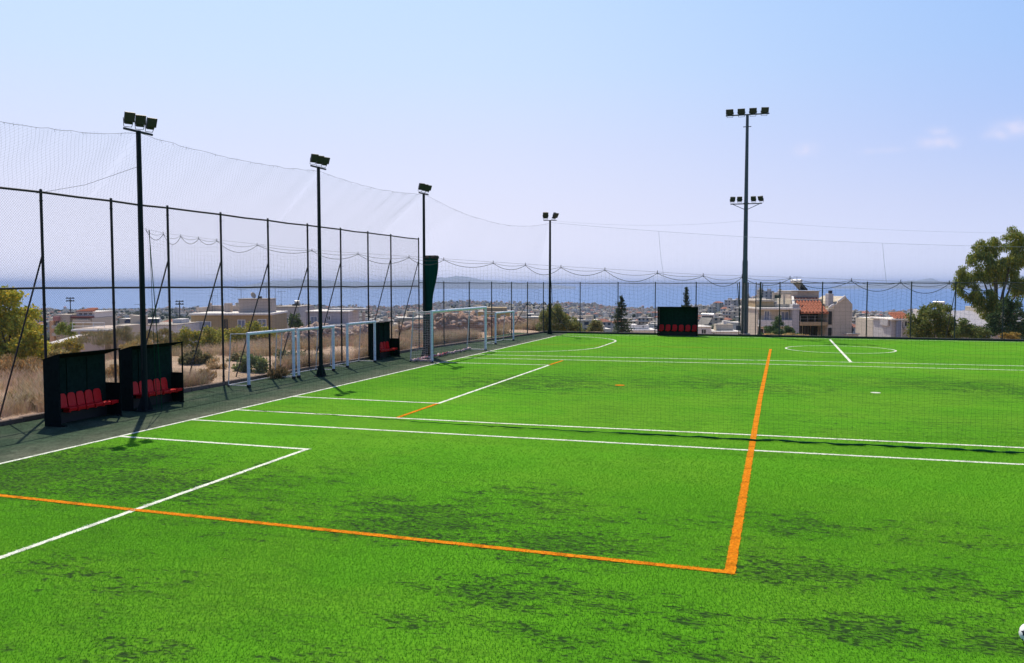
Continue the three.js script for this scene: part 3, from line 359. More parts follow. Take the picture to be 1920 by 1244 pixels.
{
  const o = base('floodlight_mast', [-2.5, 0, -63]); tag(o, 'tall grey mast with two tiers of four floodlights behind the far fence', 'floodlight');
  const b = new MB(); b.bar(V(0, -1, 0), V(0, 5.3, 0), .24, .19, 12); b.bar(V(0, 5.3, 0), V(0, 5.4, 0), .19, .165, 12); b.bar(V(0, 5.4, 0), V(0, 15.75, 0), .165, .1, 12); b.build('pole', M.mast, o);
  const f = new MB(); f.box(-.42, -.6, -.42, .42, .12, .42, .03); f.build('footing', M.concrete, o);
  box(-1.5, 15.68, -.05, 1.5, 15.76, .05, .012).build('upper_arm', M.mast, o); box(-1.1, 9.40, -.30, 1.1, 9.47, -.23, .012).build('lower_arm', M.mast, o); box(-.28, 14.85, -.05, .28, 14.89, .05).build('step_bracket', M.mast, o);
  const s = new MB(); for (const k of [-1, 1]) s.bar(V(0, 8.95, .1 * 0 + .17), V(k * .9, 9.40, -.27), .025, .025, 6); s.build('arm_brace', M.mast, o);
  box(-.2, 9.40, -.235, .2, 9.46, .2).build('arm_clamp', M.mast, o);
  [-1.22, -.42, .38, 1.18].forEach((x, i) => lampUnit(o, x, 15.98, .06, -1.57 + [-.03, 0, .05, .25][i], -.35, 1.28, .76)); [-.95, -.46, .5, 1.0].forEach((x, i) => lampUnit(o, x, 9.82, -.2, -1.57 + [.25, .05, -.1, -.4][i], -.42, .90, .88));
}

// ---------------------------------------------------------------- dugouts
const [seatGeo, panGeo] = [true, false].map(back => {
  const sh = (w, h, r) => { const s = new THREE.Shape(); s.moveTo(-w / 2 + .02, 0); s.lineTo(w / 2 - .02, 0); s.quadraticCurveTo(w / 2, 0, w / 2, .02); s.lineTo(w / 2, h - r); s.quadraticCurveTo(w / 2, h, w / 2 - r, h); s.lineTo(-w / 2 + r, h); s.quadraticCurveTo(-w / 2, h, -w / 2, h - r); s.lineTo(-w / 2, .02); s.quadraticCurveTo(-w / 2, 0, -w / 2 + .02, 0); return new THREE.ExtrudeGeometry(s, { depth: .014, bevelEnabled: true, bevelSize: .006, bevelThickness: .006, bevelSegments: 2, curveSegments: 6 }); };
  const b = new MB(); if (back) b.add(sh(.315, .36, .12), T(0, .02, -.02, 0, -.16)); b.add(sh(.32, .33, .06), T(0, .012, -.03, 0, Math.PI / 2 - .06)); b.add(sh(.315, .07, .02), T(0, -.045, .285, 0, .25)); b.box(-.03, -.1, -.0, .03, -.0, .2); return b.geo();
});
function dugout(label, p, turn, len, dep, hF, hB, win) {
  const o = base('dugout', p, turn); tag(o, label, 'dugout'); const n = 3;
  for (let i = 0; i < n; i++) { const L = (len - .06) / n, z0 = -.03 - L * i, b = new MB(); b.box(-dep, .06, z0 - L + .001, -dep + .022, hB + .006, z0 - .001, .002); b.box(-dep + .0225, .06, z0 - .035, -dep + .045, hB - .04, z0 - .002); b.build('back_panel', M.panelInner, o); }
  { const b = new MB(), q = (x, z) => [V(-dep, .0, z), V(0, .0, z), V(0, hF - .02, z), V(-dep, hB - .02, z)]; const A = q(0, 0), B = q(0, -.02); b.quad(...A); b.quad(B[1], B[0], B[3], B[2]); b.quad(A[1], B[1], B[2], A[2]); b.quad(B[0], A[0], A[3], B[3]); b.build('side_panel', M.panel, o); }
  { const z = -len, top = win ? .88 : null, b = new MB(); const A = win ? [V(-dep, 0, z), V(0, 0, z), V(0, top, z), V(-dep, top, z)] : [V(-dep, 0, z), V(0, 0, z), V(0, hF - .02, z), V(-dep, hB - .02, z)], B = A.map(v => v.clone().add(V(0, 0, .02))); b.quad(...B); b.quad(A[1], A[0], A[3], A[2]); b.quad(B[1], A[1], A[2], B[2]); b.quad(B[3], B[2], A[2], A[3]); b.build('side_panel', M.panel, o); if (win) new MB().box(-dep, top, z, .0, top + .03, z + .03).bar(V(-dep * .5, hB, z + .012), V(-dep * .5, hB + .01, z + .012), .001, .001, 4).build('window_sill', M.panel, o); }
  for (const z of [-.012, -len + .012]) box(-.035, 0, z - .018, .003, hF - .012, z + .018, .004).build('front_post', M.panel, o);
  { const b = new MB(); const A = [V(-dep - .02, hB - .02, .015), V(.02, hF - .012, .015), V(.02, hF - .012, -len - .015), V(-dep - .02, hB - .02, -len - .015)], U = A.map(v => v.clone().add(V(0, .022, 0))); b.quad(...U); b.quad(A[3], A[2], A[1], A[0]); for (let i = 0; i < 4; i++) b.quad(A[i], A[(i + 1) % 4], U[(i + 1) % 4], U[i]); b.build('roof', M.panel, o); }
  box(-dep + .05, .30, -len + .04, -dep + .10, .34, -.04).build('bench_rail', M.panel, o);
  box(-dep + .03, 0, -len + .04, -dep + .055, .29, -.04).build('kick_board', M.black, o);
  for (let i = 0; i < 6; i++) { const s = new THREE.Mesh(win && i === 5 ? panGeo : seatGeo, M.redSeat); s.name = 'seat'; if (win) s.scale.x = .80; s.position.set(-dep + .13, .40, win ? -.50 - (len - .63) / 5 * i : -.22 - (len - .44) / 5 * i); s.rotation.y = Math.PI / 2 + (vn(i * 3.7, len) - .5) * .1; s.castShadow = s.receiveShadow = true; o.add(s); }
  for (const z of [-.1, -len + .1]) box(-.06, 0, z - .03, .09, .03, z + .03, .005).build('foot', M.panel, o);
  return o;
}
dugout('dark green dugout with six red seats, nearest the camera at the left edge', [-17.5, 0, -16.85], 0, 2.1, .52, 1.87, 1.72, true);
dugout('dark green dugout with red seats standing behind the nearest floodlight pole', [-17.72, 0, -19.62], -.02, 2.12, .46, 1.87, 1.74, true);
dugout('dark dugout with red seats between a white goal and the third pole', [-18.45, 0, -36.75], -.02, 2.15, .55, 1.80, 1.74, true);
dugout('dark dugout with a row of red seats in front of the far fence', [-8.33, 0, -60.1], -Math.PI / 2, 2.77, .6, 2.06, 2.0, false);

// ---------------------------------------------------------------- goals
function goal(label, x, z0, z1, h, dep, big) {
  const o = base('goal', [x, 0, z0]); tag(o, label, 'goal'); const L = Math.abs(z1 - z0), r = big ? .065 : .056, rb = big ? .028 : .018, zs = -L;
  for (const z of [0, zs]) new MB().bar(V(0, .02, z), V(0, h, z), r, r, 12).build('post', M.white, o);
  new MB().bar(V(0, h, r), V(0, h, zs - r), r, r, 12).build('crossbar', M.white, o);
  for (const z of [0, zs]) { new MB().path([V(0, h, z), V(-dep * .85, h - (big ? .06 : .02), z)], rb, 6).build('top_bar', M.rearTube, o); new MB().path([V(-dep * .85, h - (big ? .06 : .02), z), V(-dep, .05, z)], rb, 6).build('rear_post', M.rearTube, o); new MB().bar(V(0, .05, z), V(-dep, .05, z), rb, rb, 6).build('base_bar', M.rearTube, o);
    const b = new MB(); b.box(-.06, 0, z - .06, .06, .09, z + .06, .01); b.box(-dep - .05, -.0, z - .03, -dep + .03, .05, z + .03, .008); b.build('foot', M.black, o); }
  if (!big) new MB().bar(V(-dep, .05, 0), V(-dep, .05, zs), rb, rb, 6).build('rear_bar', M.rearTube, o);
  if (big) {
    const n = new MB(), n2 = new MB(), top = (u, v) => { const x = -dep * .85 * v, s = .10 * Math.sin(Math.PI * v) + .05 * Math.sin(u * 9) * v; return V(x, h - .06 * v - s, -L * u); }, back = (u, v) => V(-dep * mix(.85, 1, v) + .10 * Math.sin(u * 14) * v, mix(h - .06, .12 + .1 * vn(u * 20, 3), v) - .06 * Math.sin(u * 8) * (1 - v), -L * u);
    const S = 58; for (let i = 0; i <= S; i++) { for (let j = 0; j < 5; j++) { n.bar(top(i / S, j / 5), top(i / S, (j + 1) / 5), .0022, .0022, 3, false); n.bar(back(i / S, j / 5), back(i / S, (j + 1) / 5), .0022, .0022, 3, false); } }
    for (let j = 1; j < 20; j++) for (let i = 0; i < S; i += 2) n.bar(back(i / S, j / 20), back((i + 2) / S, j / 20), .0022, .0022, 3, false); for (let j = 0; j <= 9; j++) for (let i = 0; i < S; i += 2) n.bar(top(i / S, j / 9), top((i + 2) / S, j / 9), .0022, .0022, 3, false);
    for (const z of [0, 1]) for (let j = 1; j < 20; j++) n.bar(V(-.02, h * j / 20, -L * z), V(-dep * .93, h * j / 20, -L * z), .0022, .0022, 3, false); for (const z of [0, 1]) for (let j = 1; j < 9; j++) n.bar(V(-dep * .93 * j / 9, .1, -L * z), V(-dep * .85 * j / 9, h - .06, -L * z), .0022, .0022, 3, false);
    n.build('net', M.whiteNet, o);
    const rr = rng(5); let p = null; for (let i = 0; i <= 60; i++) { const q = V(-dep + .12 + .14 * rr(), .05 + .09 * rr(), -L * i / 60); if (p) (vn(i * .35, 2) > .52 ? n2 : n2).bar(p, q, .03 + .05 * rr(), .03 + .05 * rr(), 6); p = q; } p = null; for (let i = 0; i <= 10; i++) { const q = V(-dep * i / 10, .06 + .07 * rr(), .02 + .08 * rr()); if (p) n2.bar(p, q, .03 + .04 * rr(), .03 + .04 * rr(), 6); p = q; }
    n2.build('net_pile', std(.62, .46, .46, .9, { bumpMap: grainTex, bumpScale: .02 }), o);
    const n3 = new MB(); p = null; for (let i = 0; i <= 30; i++) { const q = V(-.12 - .35 * vn(i * .5, 9), h - .07 - .07 * vn(i * .7, 4), -L * i / 30); if (p) n3.bar(p, q, .012, .012, 5); p = q; } p = null; for (let i = 0; i <= 24; i++) { const q = V(-dep + .2 + .12 * rr(), .07 + .1 * rr(), -L * (.05 + .5 * i / 24)); if (p && rr() > .35) n3.bar(p, q, .02 + .03 * rr(), .02, 5); p = q; } n3.build('red_net_edge', M.pinkNet, o);
  }
  return o;
}
goal('small white goal, nearest of the row along the fence', -17.95, -25.5, -28.4, 1.9, .85);
goal('small white goal directly behind the second floodlight pole', -17.95, -28.75, -31.45, 1.88, .85);
goal('small white goal standing before the third dugout', -18.1, -32.92, -35.55, 1.9, .85);
goal('large white goal on the touchline with a pink-white net', -15.5, -36.25, -43.75, 2.38, 1.1, true);
goal('small white goal beyond the large one, near the far corner', -16.5, -48.4, -52.0, 1.9, .7);

// ---------------------------------------------------------------- football at the right edge
{
  const o = base('football', [2.475, .108, -9.565]); tag(o, 'black and white football lying on the turf at the right edge', 'football'); const R = .108;
  mesh('ball', new THREE.SphereGeometry(R, 48, 32), std(.80, .80, .80, .35), o);
  const ico = new THREE.IcosahedronGeometry(1, 0).attributes.position, seen = []; for (let i = 0; i < ico.count; i++) { const v = V().fromBufferAttribute(ico, i).normalize(); if (!seen.some(s => s.distanceTo(v) < .1)) seen.push(v); }
  for (const c of seen) { const nb = seen.filter(s => s !== c && s.distanceTo(c) < 1.2); nb.sort((a, b) => { const e = V().crossVectors(c, Math.abs(c.y) < .9 ? V(0, 1, 0) : V(1, 0, 0)).normalize(), f = V().crossVectors(c, e); return Math.atan2(a.dot(f), a.dot(e)) - Math.atan2(b.dot(f), b.dot(e)); }); const K = nb.map(s => c.clone().lerp(s, .36).normalize()); const b = new MB(), pt = (a, t) => c.clone().lerp(a, t).normalize().multiplyScalar(R + .0012); for (let i = 0; i < 5; i++) { const A = K[i], B = K[(i + 1) % 5]; for (let s = 0; s < 4; s++) { const q = [pt(A, s / 4), pt(A, (s + 1) / 4), pt(B, (s + 1) / 4), pt(B, s / 4)]; const n = q[1].clone().sub(q[0]).cross(q[2].clone().sub(q[0])); if (n.dot(c) < 0) q.reverse(); b.quad(...q); } } b.build('panel', std(.008, .009, .02, .4), o); }
  const to = V(-CY, 0, SY).multiplyScalar(.88).add(V(SY, 0, CY).multiplyScalar(.42)).add(V(0, .30, 0)).normalize(); o.quaternion.setFromUnitVectors(seen[0], to);
}
// ---------------------------------------------------------------- buildings beyond the fence
function house(name, label, category, pxc, d, turn = 0) {       // own frame: x to the right, y up from the ground, z towards the pitch
  const q = at(pxc, 600, d), gy = landY(q.x, q.z) - .5, o = base(name, [q.x, gy, q.z], YAW + turn); tag(o, label, category); const s = d / F;
  return { o, X: px => (px - pxc) * s, Y: py => at(pxc, py, d).y - gy, part: (n, m, ...b) => { const mb = new MB(); for (const a of b) mb.box(...a, a.length > 6 ? undefined : Math.min(.03, (a[3] - a[0]) / 4, (a[4] - a[1]) / 4, Math.abs(a[5] - a[2]) / 4)); return mb.build(n, m, o); },
    win(x0, y0, x1, y1, z, pane = M.dark, frame = M.whiteFrame, name = 'window') { const b = new MB(), t = Math.min(.07, (x1 - x0) / 5); b.box(x0 - t, y0 - t, z, x1 + t, y0, z + .06).box(x0 - t, y1, z, x1 + t, y1 + t, z + .06).box(x0 - t, y0, z, x0, y1, z + .06).box(x1, y0, z, x1 + t, y1, z + .06); const xm = (x0 + x1) / 2; b.box(xm - .025, y0, z, xm + .025, y1, z + .045); const w = b.build(name, frame, o); box(x0, y0, z - .02, x1, y1, z + .02).build('pane', pane, w); return w; },
    rail(x0, x1, y, z, h = .9, m = M.steel) { const b = new MB(); for (let x = x0; x <= x1; x += .9) b.bar(V(x, y, z), V(x, y + h, z), .02, .02, 4); for (const k of [.5, 1]) b.bar(V(x0, y + h * k, z), V(x1, y + h * k, z), .02, .02, 4); return b.build('railing', m, o); } };
}
function dish(parent, x, y, z, r) { const g = new THREE.SphereGeometry(r * 1.6, 20, 8, 0, 6.2832, 0, .68); g.translate(0, -r * 1.6 * Math.cos(.68), 0); const o = mesh('satellite_dish', g, std(.42, .42, .40, .6, { side: THREE.DoubleSide }), parent); o.position.set(x, y, z); o.rotation.set(-1.15, 0, -.45); new MB().bar(V(0, -r * .38, 0), V(0, r * .8, 0), .02, .02, 5).bar(V(0, -.25, 0), V(0, -.3, r * 1.3), .03, .03, 5).build('arm', M.steel, o); return o; }
function aerial(parent, x, y, z, h) { const b = new MB(); b.bar(V(x, y, z), V(x, y + h, z), .018, .018, 4); b.bar(V(x - .5, y + h - .1, z), V(x + .6, y + h - .1, z), .015, .015, 4); for (let k = -3; k <= 3; k++) b.bar(V(x + k * .15, y + h - .1, z - .22), V(x + k * .15, y + h - .1, z + .22), .01, .01, 3, false); return b.build('aerial', M.rope, parent); }
function solarHeater(parent, x, y, z, s = 1, turn = 0) { const g = new THREE.Group(); g.name = 'solar_heater'; g.position.set(x, y, z); g.rotation.y = turn; g.scale.setScalar(s); parent.add(g); const A = [V(-1, .15, .9), V(1, .15, .9), V(1, 1.35, -.5), V(-1, 1.35, -.5)], b = new MB(), B = A.map(v => v.clone().add(V(0, -.08, -.06))); b.quad(...A).quad(B[3], B[2], B[1], B[0]); for (let i = 0; i < 4; i++) b.quad(B[i], B[(i + 1) % 4], A[(i + 1) % 4], A[i]); b.build('collector', M.solar, g); new MB().bar(V(-1.1, 1.55, -.65), V(1.1, 1.55, -.65), .27, .27, 12).build('tank', M.steel, g); const l = new MB(); for (const k of [-.8, .8]) l.bar(V(k, 0, -.6), V(k, 1.35, -.6), .03, .03, 4).bar(V(k, 0, .9), V(k, .15, .9), .03, .03, 4).bar(V(k, 0, .9), V(k, 1.2, -.6), .02, .02, 4); l.build('stand', M.steel, g); return g; }
function tiled(parent, name, A, B, C, D, m = M.tile) {          // tiled slope A-B along the eaves, D-C along the ridge
  const n = Math.max(4, Math.round(A.distanceTo(B) / .42)), b = new MB(), nn = B.clone().sub(A).cross(D.clone().sub(A)).normalize(); b.quad(A, B, C, D); const lo = [A, B, C, D].map(v => v.clone().addScaledVector(nn, -.14)); b.quad(lo[3], lo[2], lo[1], lo[0]); for (let i = 0; i < 4; i++) b.quad(lo[i], lo[(i + 1) % 4], [A, B, C, D][(i + 1) % 4], [A, B, C, D][i]);
  for (let i = 0; i < n; i++) { const t = (i + .5) / n, p = A.clone().lerp(B, t), q = D.clone().lerp(C, t), rows = Math.max(2, Math.round(p.distanceTo(q) / .9)); for (let k = 0; k < rows; k++) { const u = p.clone().lerp(q, k / rows).addScaledVector(nn, .05 + .012 * vn(i * 3.1, k * 5)), w = p.clone().lerp(q, (k + 1.06) / rows).addScaledVector(nn, .03); b.bar(u, w, .125, .105, 6, false); } }
  return b.build(name, m, parent);
}
{                                                    // house with the tiled terrace roof
  const h = house('house', 'cream house with a red tiled roof slope, behind the far fence right of the mast', 'house', 1510, 104), { X, Y, o } = h, G0 = -2;
  h.part('wall', M.cream, [X(1426), G0, -9, X(1500), Y(581), -1.2]); h.part('party_wall', M.grey, [X(1486), G0, -1.2, X(1499), Y(571), .02]);
  h.part('roof_slab', M.slab, [X(1424), Y(581), -9.1, X(1501), Y(577.5), .1]); h.part('upper_wall', M.beige, [X(1427), Y(577.4), -9, X(1461), Y(566.5), -2.2]); h.part('upper_slab', M.cream, [X(1426), Y(566.4), -9.2, X(1463), Y(562.5), -2.0]); h.part('parapet', M.cream, [X(1463.5), Y(577.4), -2.4, X(1493), Y(571), -2.2], [X(1463.5), Y(577.4), -9, X(1466), Y(571), -2.4]);
  h.part('pergola', M.cream, [X(1459.5), Y(577.4), -2.6, X(1463.4), Y(549), -2.41], [X(1480), Y(571), -2.6, X(1484), Y(553), -2.4], [X(1463.5), Y(553), -2.6, X(1508), Y(549), -2.4], [X(1480), Y(553), -6, X(1484), Y(549.2), -2.61]);
  h.part('balcony', M.white1, [X(1427), Y(611), -1.2, X(1452), Y(600.5), -.0], [X(1470), Y(611), -1.2, X(1486), Y(600.5), 0]); h.part('balcony_floor', M.slab, [X(1426), Y(613.5), -1.2, X(1487), Y(611.1), .05]);
  h.win(X(1439), Y(611), X(1448), Y(584.5), -1.2, M.shutter, M.whiteFrame, 'door'); h.win(X(1449.4), Y(605), X(1451.6), Y(586), -1.2); h.win(X(1466), Y(611), X(1469), Y(587), -1.2); h.win(X(1471), Y(611), X(1484), Y(586), -1.2, M.shutter); h.win(X(1432), Y(634), X(1444), Y(618), -1.2); h.win(X(1470), Y(634), X(1482), Y(618), -1.2, M.shutter); h.rail(X(1428), X(1451), Y(600.5), -.05, .5);
  h.part('rear_wall', M.cream, [X(1499.2), G0, -9, X(1561), Y(562), -3.2]); tiled(o, 'tiled_roof', V(X(1500.5), Y(586.5), .35), V(X(1552), Y(586.5), .35), V(X(1556.5), Y(560), -4.2), V(X(1510), Y(560), -4.2));
  h.part('upper_block', M.pinkish, [X(1505), Y(562), -8.5, X(1560), Y(547.5), -4.5]); h.part('upper_slab', M.cream, [X(1504), Y(547.4), -8.7, X(1561), Y(546), -4.2]);
  for (const [a, b, c, e] of [[1493, 570, 1508, 556], [1499, 577, 1509.5, 568]]) { const m = new MB(), z = a < 1496 ? -.6 : .1; const P = [V(X(a), Y(b + 3), z), V(X(a), Y(b), z), V(X(c), Y(e), z - 3.4), V(X(c), Y(e + 3), z - 3.4)], Q = P.map(v => v.clone().add(V(-.28, 0, 0))); m.quad(P[0], P[3], P[2], P[1]).quad(...Q).quad(P[1], P[2], Q[2], Q[1]).quad(P[0], P[1], Q[1], Q[0]).quad(P[3], Q[3], Q[2], P[2]); m.build('sloped_parapet', M.slab, o); }
  { const m = new MB(), pts = [[1561.5, G0], [1597, G0], [1597, Y(571)], [1590, Y(563)], [1582.5, Y(556)], [1570.5, Y(565.5)], [1567, Y(571)], [1561.5, Y(572)]].map(([x, y], i) => [X(x), y]); const sh = new THREE.Shape(pts.map(p => new THREE.Vector2(...p))), g = new THREE.ExtrudeGeometry(sh, { depth: 7.5, bevelEnabled: false }); g.translate(0, 0, -7.3); mesh('gable_wall', g, M.cream, o); }
  { const m = new MB(), P = [[1570, 566], [1583, 556]].map(([x, y]) => V(X(x), Y(y) + .02, .26)); m.bar(P[0], P[1], .16, .16, 6); m.build('gable_coping', M.slab, o); const n = new MB(), p2 = [[1552.5, 578], [1558, 573], [1562, 571.5]].map(([x, y]) => V(X(x), Y(y), .3)); n.path(p2, .15, 6); n.build('gable_coping', M.slab, o); }
  h.part('side_wall', M.cream, [X(1552.5), G0, -3.2, X(1561.4), Y(579), .15]); h.part('chimney', M.grey, [X(1557), Y(575), -1.8, X(1566.5), Y(551), -.7]); h.part('chimney_cap', M.dark, [X(1560.5), Y(550.9), -1.5, X(1566), Y(545), -1.0]);
  h.part('balcony_floor', M.beige, [X(1500.2), Y(611), -3.2, X(1552.4), Y(604), .1]); h.rail(X(1501), X(1552), Y(604), .03, .75); for (const [a, b, c, e] of [[1507, 604, 1517, 588], [1520, 604, 1533, 588], [1536, 604, 1550, 588], [1506, 634, 1520, 614], [1524, 634, 1536, 614], [1539, 634, 1550, 614]]) h.win(X(a), Y(b), X(c), Y(e), -3.2, M.dark, M.pole);
  h.win(X(1553.5), Y(608), X(1558), Y(585), .15, M.dark, M.pole); h.win(X(1553.5), Y(632), X(1558), Y(616), .15, M.dark, M.pole);
  solarHeater(o, X(1529), Y(546), -6, .80, 2.0); aerial(o, X(1529), Y(546), -7, 1.9);
  h.part('garden_shed', M.pinkish, [X(1573), G0, 1.4, X(1592), Y(625), 3]); h.part('shed_roof', M.concrete, [X(1572), Y(625), 1.3, X(1595), Y(623.6), 3.1]); new MB().bar(V(X(1586.5), Y(624), 2), V(X(1586.5), Y(610), 2), .07, .06, 6).build('shed_flue', M.dark, o);
}
{                                                    // long low house with the dish
  const h = house('house', 'low beige house with white roof edge, roof block and satellite dish, behind the left fence', 'house', 430, 92, .06), { X, Y, o } = h;
  h.part('wall', M.beige, [X(359), -2, -8, X(508), Y(591.5), 0]); h.part('roof_slab', M.slab, [X(357), Y(591.4), -8.2, X(510), Y(587.5), .5]); h.part('parapet', M.pinkish, [X(358), Y(587.4), -7.8, X(424), Y(576), -6.4], [X(358), Y(587.4), -6.4, X(360.5), Y(578), -2]);
  h.part('chimney', M.pinkish, [X(358), Y(576), -7.2, X(362.5), Y(571), -6.6], [X(406), Y(587), -4, X(418), Y(570), -3]); h.part('roof_block', M.pinkish, [X(440), Y(587.4), -5, X(498), Y(562), -1.5]); h.part('block_cap', M.concrete, [X(439.5), Y(562), -5.05, X(498.5), Y(560.8), -1.4]); h.part('roof_box', M.dark, [X(472), Y(560.7), -3.2, X(478.5), Y(556.5), -2.7]);
  dish(o, X(464), Y(554.6), -2.6, .36); dish(o, X(427), Y(573), -4, .24); aerial(o, X(374), Y(587), -5, 1.9); aerial(o, X(428), Y(570), -5.5, 1.6); aerial(o, X(483), Y(560), -4, 1.7);
  h.win(X(420), Y(618), X(427), Y(599), 0, M.dark, M.beige, 'door'); h.win(X(370), Y(619), X(395), Y(604), 0, M.shutter); h.win(X(446), Y(616), X(458), Y(601), 0, M.shutter); h.win(X(483), Y(612), X(497), Y(600), 0, M.shutter);
}
{
  const h = house('house', 'plain pale grey block house with a rooftop tank, right of the house with the dish', 'house', 535, 104), { X, Y, o } = h;
  h.part('wall', M.grey, [X(510), -2, -8, X(560), Y(576), 0]); h.part('roof_edge', M.concrete, [X(509.4), Y(576), -8.1, X(560.6), Y(575), .1]); h.part('roof_tank', M.dark, [X(535), Y(575), -4, X(548), Y(571.5), -3.2]); new MB().bar(V(X(539), Y(568), -3.6), V(X(548), Y(568), -3.6), .22, .22, 8).build('tank', M.steel, o); aerial(o, X(508) + .3, Y(576), -1, 2.6); aerial(o, X(519), Y(576), -2, 2.0);
  h.win(X(515), Y(607), X(522), Y(605), 0); h.win(X(530), Y(607), X(540), Y(596), 0, M.shutter);
}
{
  const h = house('house', 'long pale single-storey wall house with one small dark window, behind the second small goal', 'house', 614, 98), { X, Y, o } = h;
  h.part('wall', M.lilac, [X(573), -2, -7, X(653), Y(585.5), 0]); h.part('roof_edge', M.slab, [X(572), Y(585.4), -7.1, X(654), Y(583.6), .15]); h.part('yard_wall', M.grey, [X(560), -2, 2.5, X(700), Y(613), 2.8]); h.part('canopy', M.shed, [X(608), Y(611), .3, X(655), Y(608.5), 2.3]); h.win(X(613.5), Y(600), X(619), Y(593.5), 0); h.win(X(583), Y(610), X(594), Y(594), 0, M.shutter); h.part('chimney', M.pinkish, [X(677), Y(612), -1, X(682), Y(585), -.5]); h.part('upper_block', M.grey, [X(605), Y(583.5), -6, X(676), Y(580.5), -3]);
}
{
  const h = house('house', 'low flat-roofed house with a balcony terrace and pillar, behind the nearest dugout', 'house', 172, 72), { X, Y, o } = h;
  h.part('wall', M.beige, [X(148), -2, -5, X(206), Y(621), 0]); h.part('roof_slab', M.slab, [X(142), Y(620.9), -5.2, X(205), Y(617), .9]); h.part('terrace', M.pinkish, [X(146), Y(616.8), -5.1, X(199), Y(615.8), .5]); h.rail(X(144), X(204), Y(617), .8, .55, M.white); h.part('stair_block', M.cream, [X(198), Y(617), -6, X(220), Y(596), -4.6], [X(206.2), -2, -5, X(222), Y(612), -1]);
  h.win(X(165), Y(645), X(177), Y(630.5), 0, M.shutter, M.shutter); h.win(X(183), Y(640), X(186), Y(629), 0); h.part('pillar', M.lilac, [X(154), -2, .5, X(158), Y(621), .8]); h.rail(X(150), X(175), Y(647), 1.1, .5, M.white); dish(o, X(209), Y(606), -.6, .26); aerial(o, X(212), Y(596), -5.2, 1.1);
}
{
  const h = house('house', 'long white wall house with a row of tilted roof panels, beside the nearest pole', 'house', 268, 84), { X, Y, o } = h;
  h.part('wall', M.white1, [X(217), -2, -6, X(331), Y(610), 0]); h.part('roof_edge', M.concrete, [X(216.4), Y(610), -6.1, X(331.6), Y(609), .1]); for (let i = 0; i < 6; i++) solarHeater(o, X(222 + i * 10.5), Y(609), -2.2, .30, .3); h.part('roof_block', M.white1, [X(222), Y(609), -5.5, X(258), Y(600), -3.5], [X(300), Y(609), -5, X(318), Y(601), -3]); h.win(X(224), Y(637), X(233), Y(634), 0, M.shutter); h.win(X(290), Y(636), X(299), Y(622), 0, M.shutter);
}
{
  const h = house('apartment_building', 'small apartment block with a red-roofed penthouse and balconies, left of the nearest dugout roof', 'apartment building', 132, 150), { X, Y, o } = h;
  h.part('wall', M.cream, [X(103.2), -2, -10, X(130), Y(590), 0], [X(130.2), -2, -10, X(168), Y(597), -.8]); h.part('orange_wall', plaster(.62, .40, .24), [X(95), -2, -8, X(103), Y(602), .6]); h.part('penthouse', M.white1, [X(133), Y(596.8), -9, X(167), Y(587), -1.8]); h.part('awning', std(.16, .05, .05, .8), [X(131), Y(596.6), -1.7, X(168), Y(593.6), -.2]); h.part('roof_slab', M.slab, [X(131), Y(587), -9.2, X(168.5), Y(585.5), -1.4]);
  tiled(o, 'tiled_roof', V(X(132), Y(585.3), -1.5), V(X(166), Y(585.3), -1.5), V(X(158), Y(580), -5), V(X(146), Y(580), -5)); h.part('balcony', M.cream, [X(103.5), Y(616), .02, X(114), Y(610), 1.4], [X(103.5), Y(630), .02, X(114), Y(624), 1.4], [X(138), Y(606), -.78, X(166), Y(600), .6]); h.part('roof_room', M.dark, [X(110), Y(590), -5, X(117), Y(586.5), -3], [X(120), Y(590), -5, X(123), Y(587), -4]); h.part('roof_hood', plaster(.45, .24, .22), [X(104), Y(602), .02, X(113), Y(593), 1.0]);
  for (const x of [139, 148, 158]) h.win(X(x), Y(591.5), X(x + 5), Y(588), -1.8); for (const y of [606, 619, 632]) { h.win(X(105), Y(y), X(111), Y(y - 9), 0); h.win(X(119), Y(y - 2), X(121.5), Y(y - 6), 0); } for (const x of [140, 152]) h.win(X(x), Y(606), X(x + 7), Y(599), -.8, M.shutter);
}
{
  const h = house('shed', 'grey metal-roofed shed behind the brush, left of the flat-roofed house', 'shed', 118, 66), { X, Y, o } = h;
  h.part('wall', M.concrete, [X(90), -2, -4, X(144), Y(645), 0]); const b = new MB(), A = V(X(86), Y(645.5), .5), B = V(X(140), Y(643.5), .5), C = V(X(143), Y(633), -4.4), D = V(X(92), Y(635), -4.4); b.quad(A, B, C, D).quad(D.clone().setY(D.y - .1), C.clone().setY(C.y - .1), B.clone().setY(B.y - .1), A.clone().setY(A.y - .1)); for (let i = 0; i <= 24; i++) b.bar(A.clone().lerp(B, i / 24), D.clone().lerp(C, i / 24), .03, .03, 4, false); b.build('metal_roof', M.shed, o); h.part('gable', M.pinkish, [X(144.2), -2, -4, X(149), Y(630), 0]);
}
{
  const h = house('house', 'mauve-grey house end with a thin flat roof, seen between the net bundle and the rubble', 'house', 815, 96), { X, Y, o } = h;
  h.part('wall', M.lilac, [X(797), -2, -7, X(834), Y(588), 0]); h.part('roof_slab', M.concrete, [X(796), Y(588), -7.1, X(835), Y(586.8), .15]); h.win(X(806), Y(605), X(812), Y(594), 0, M.shutter); h.part('yard_wall', M.slab, [X(752), -2, 1, X(796), Y(611), 1.3]);
}
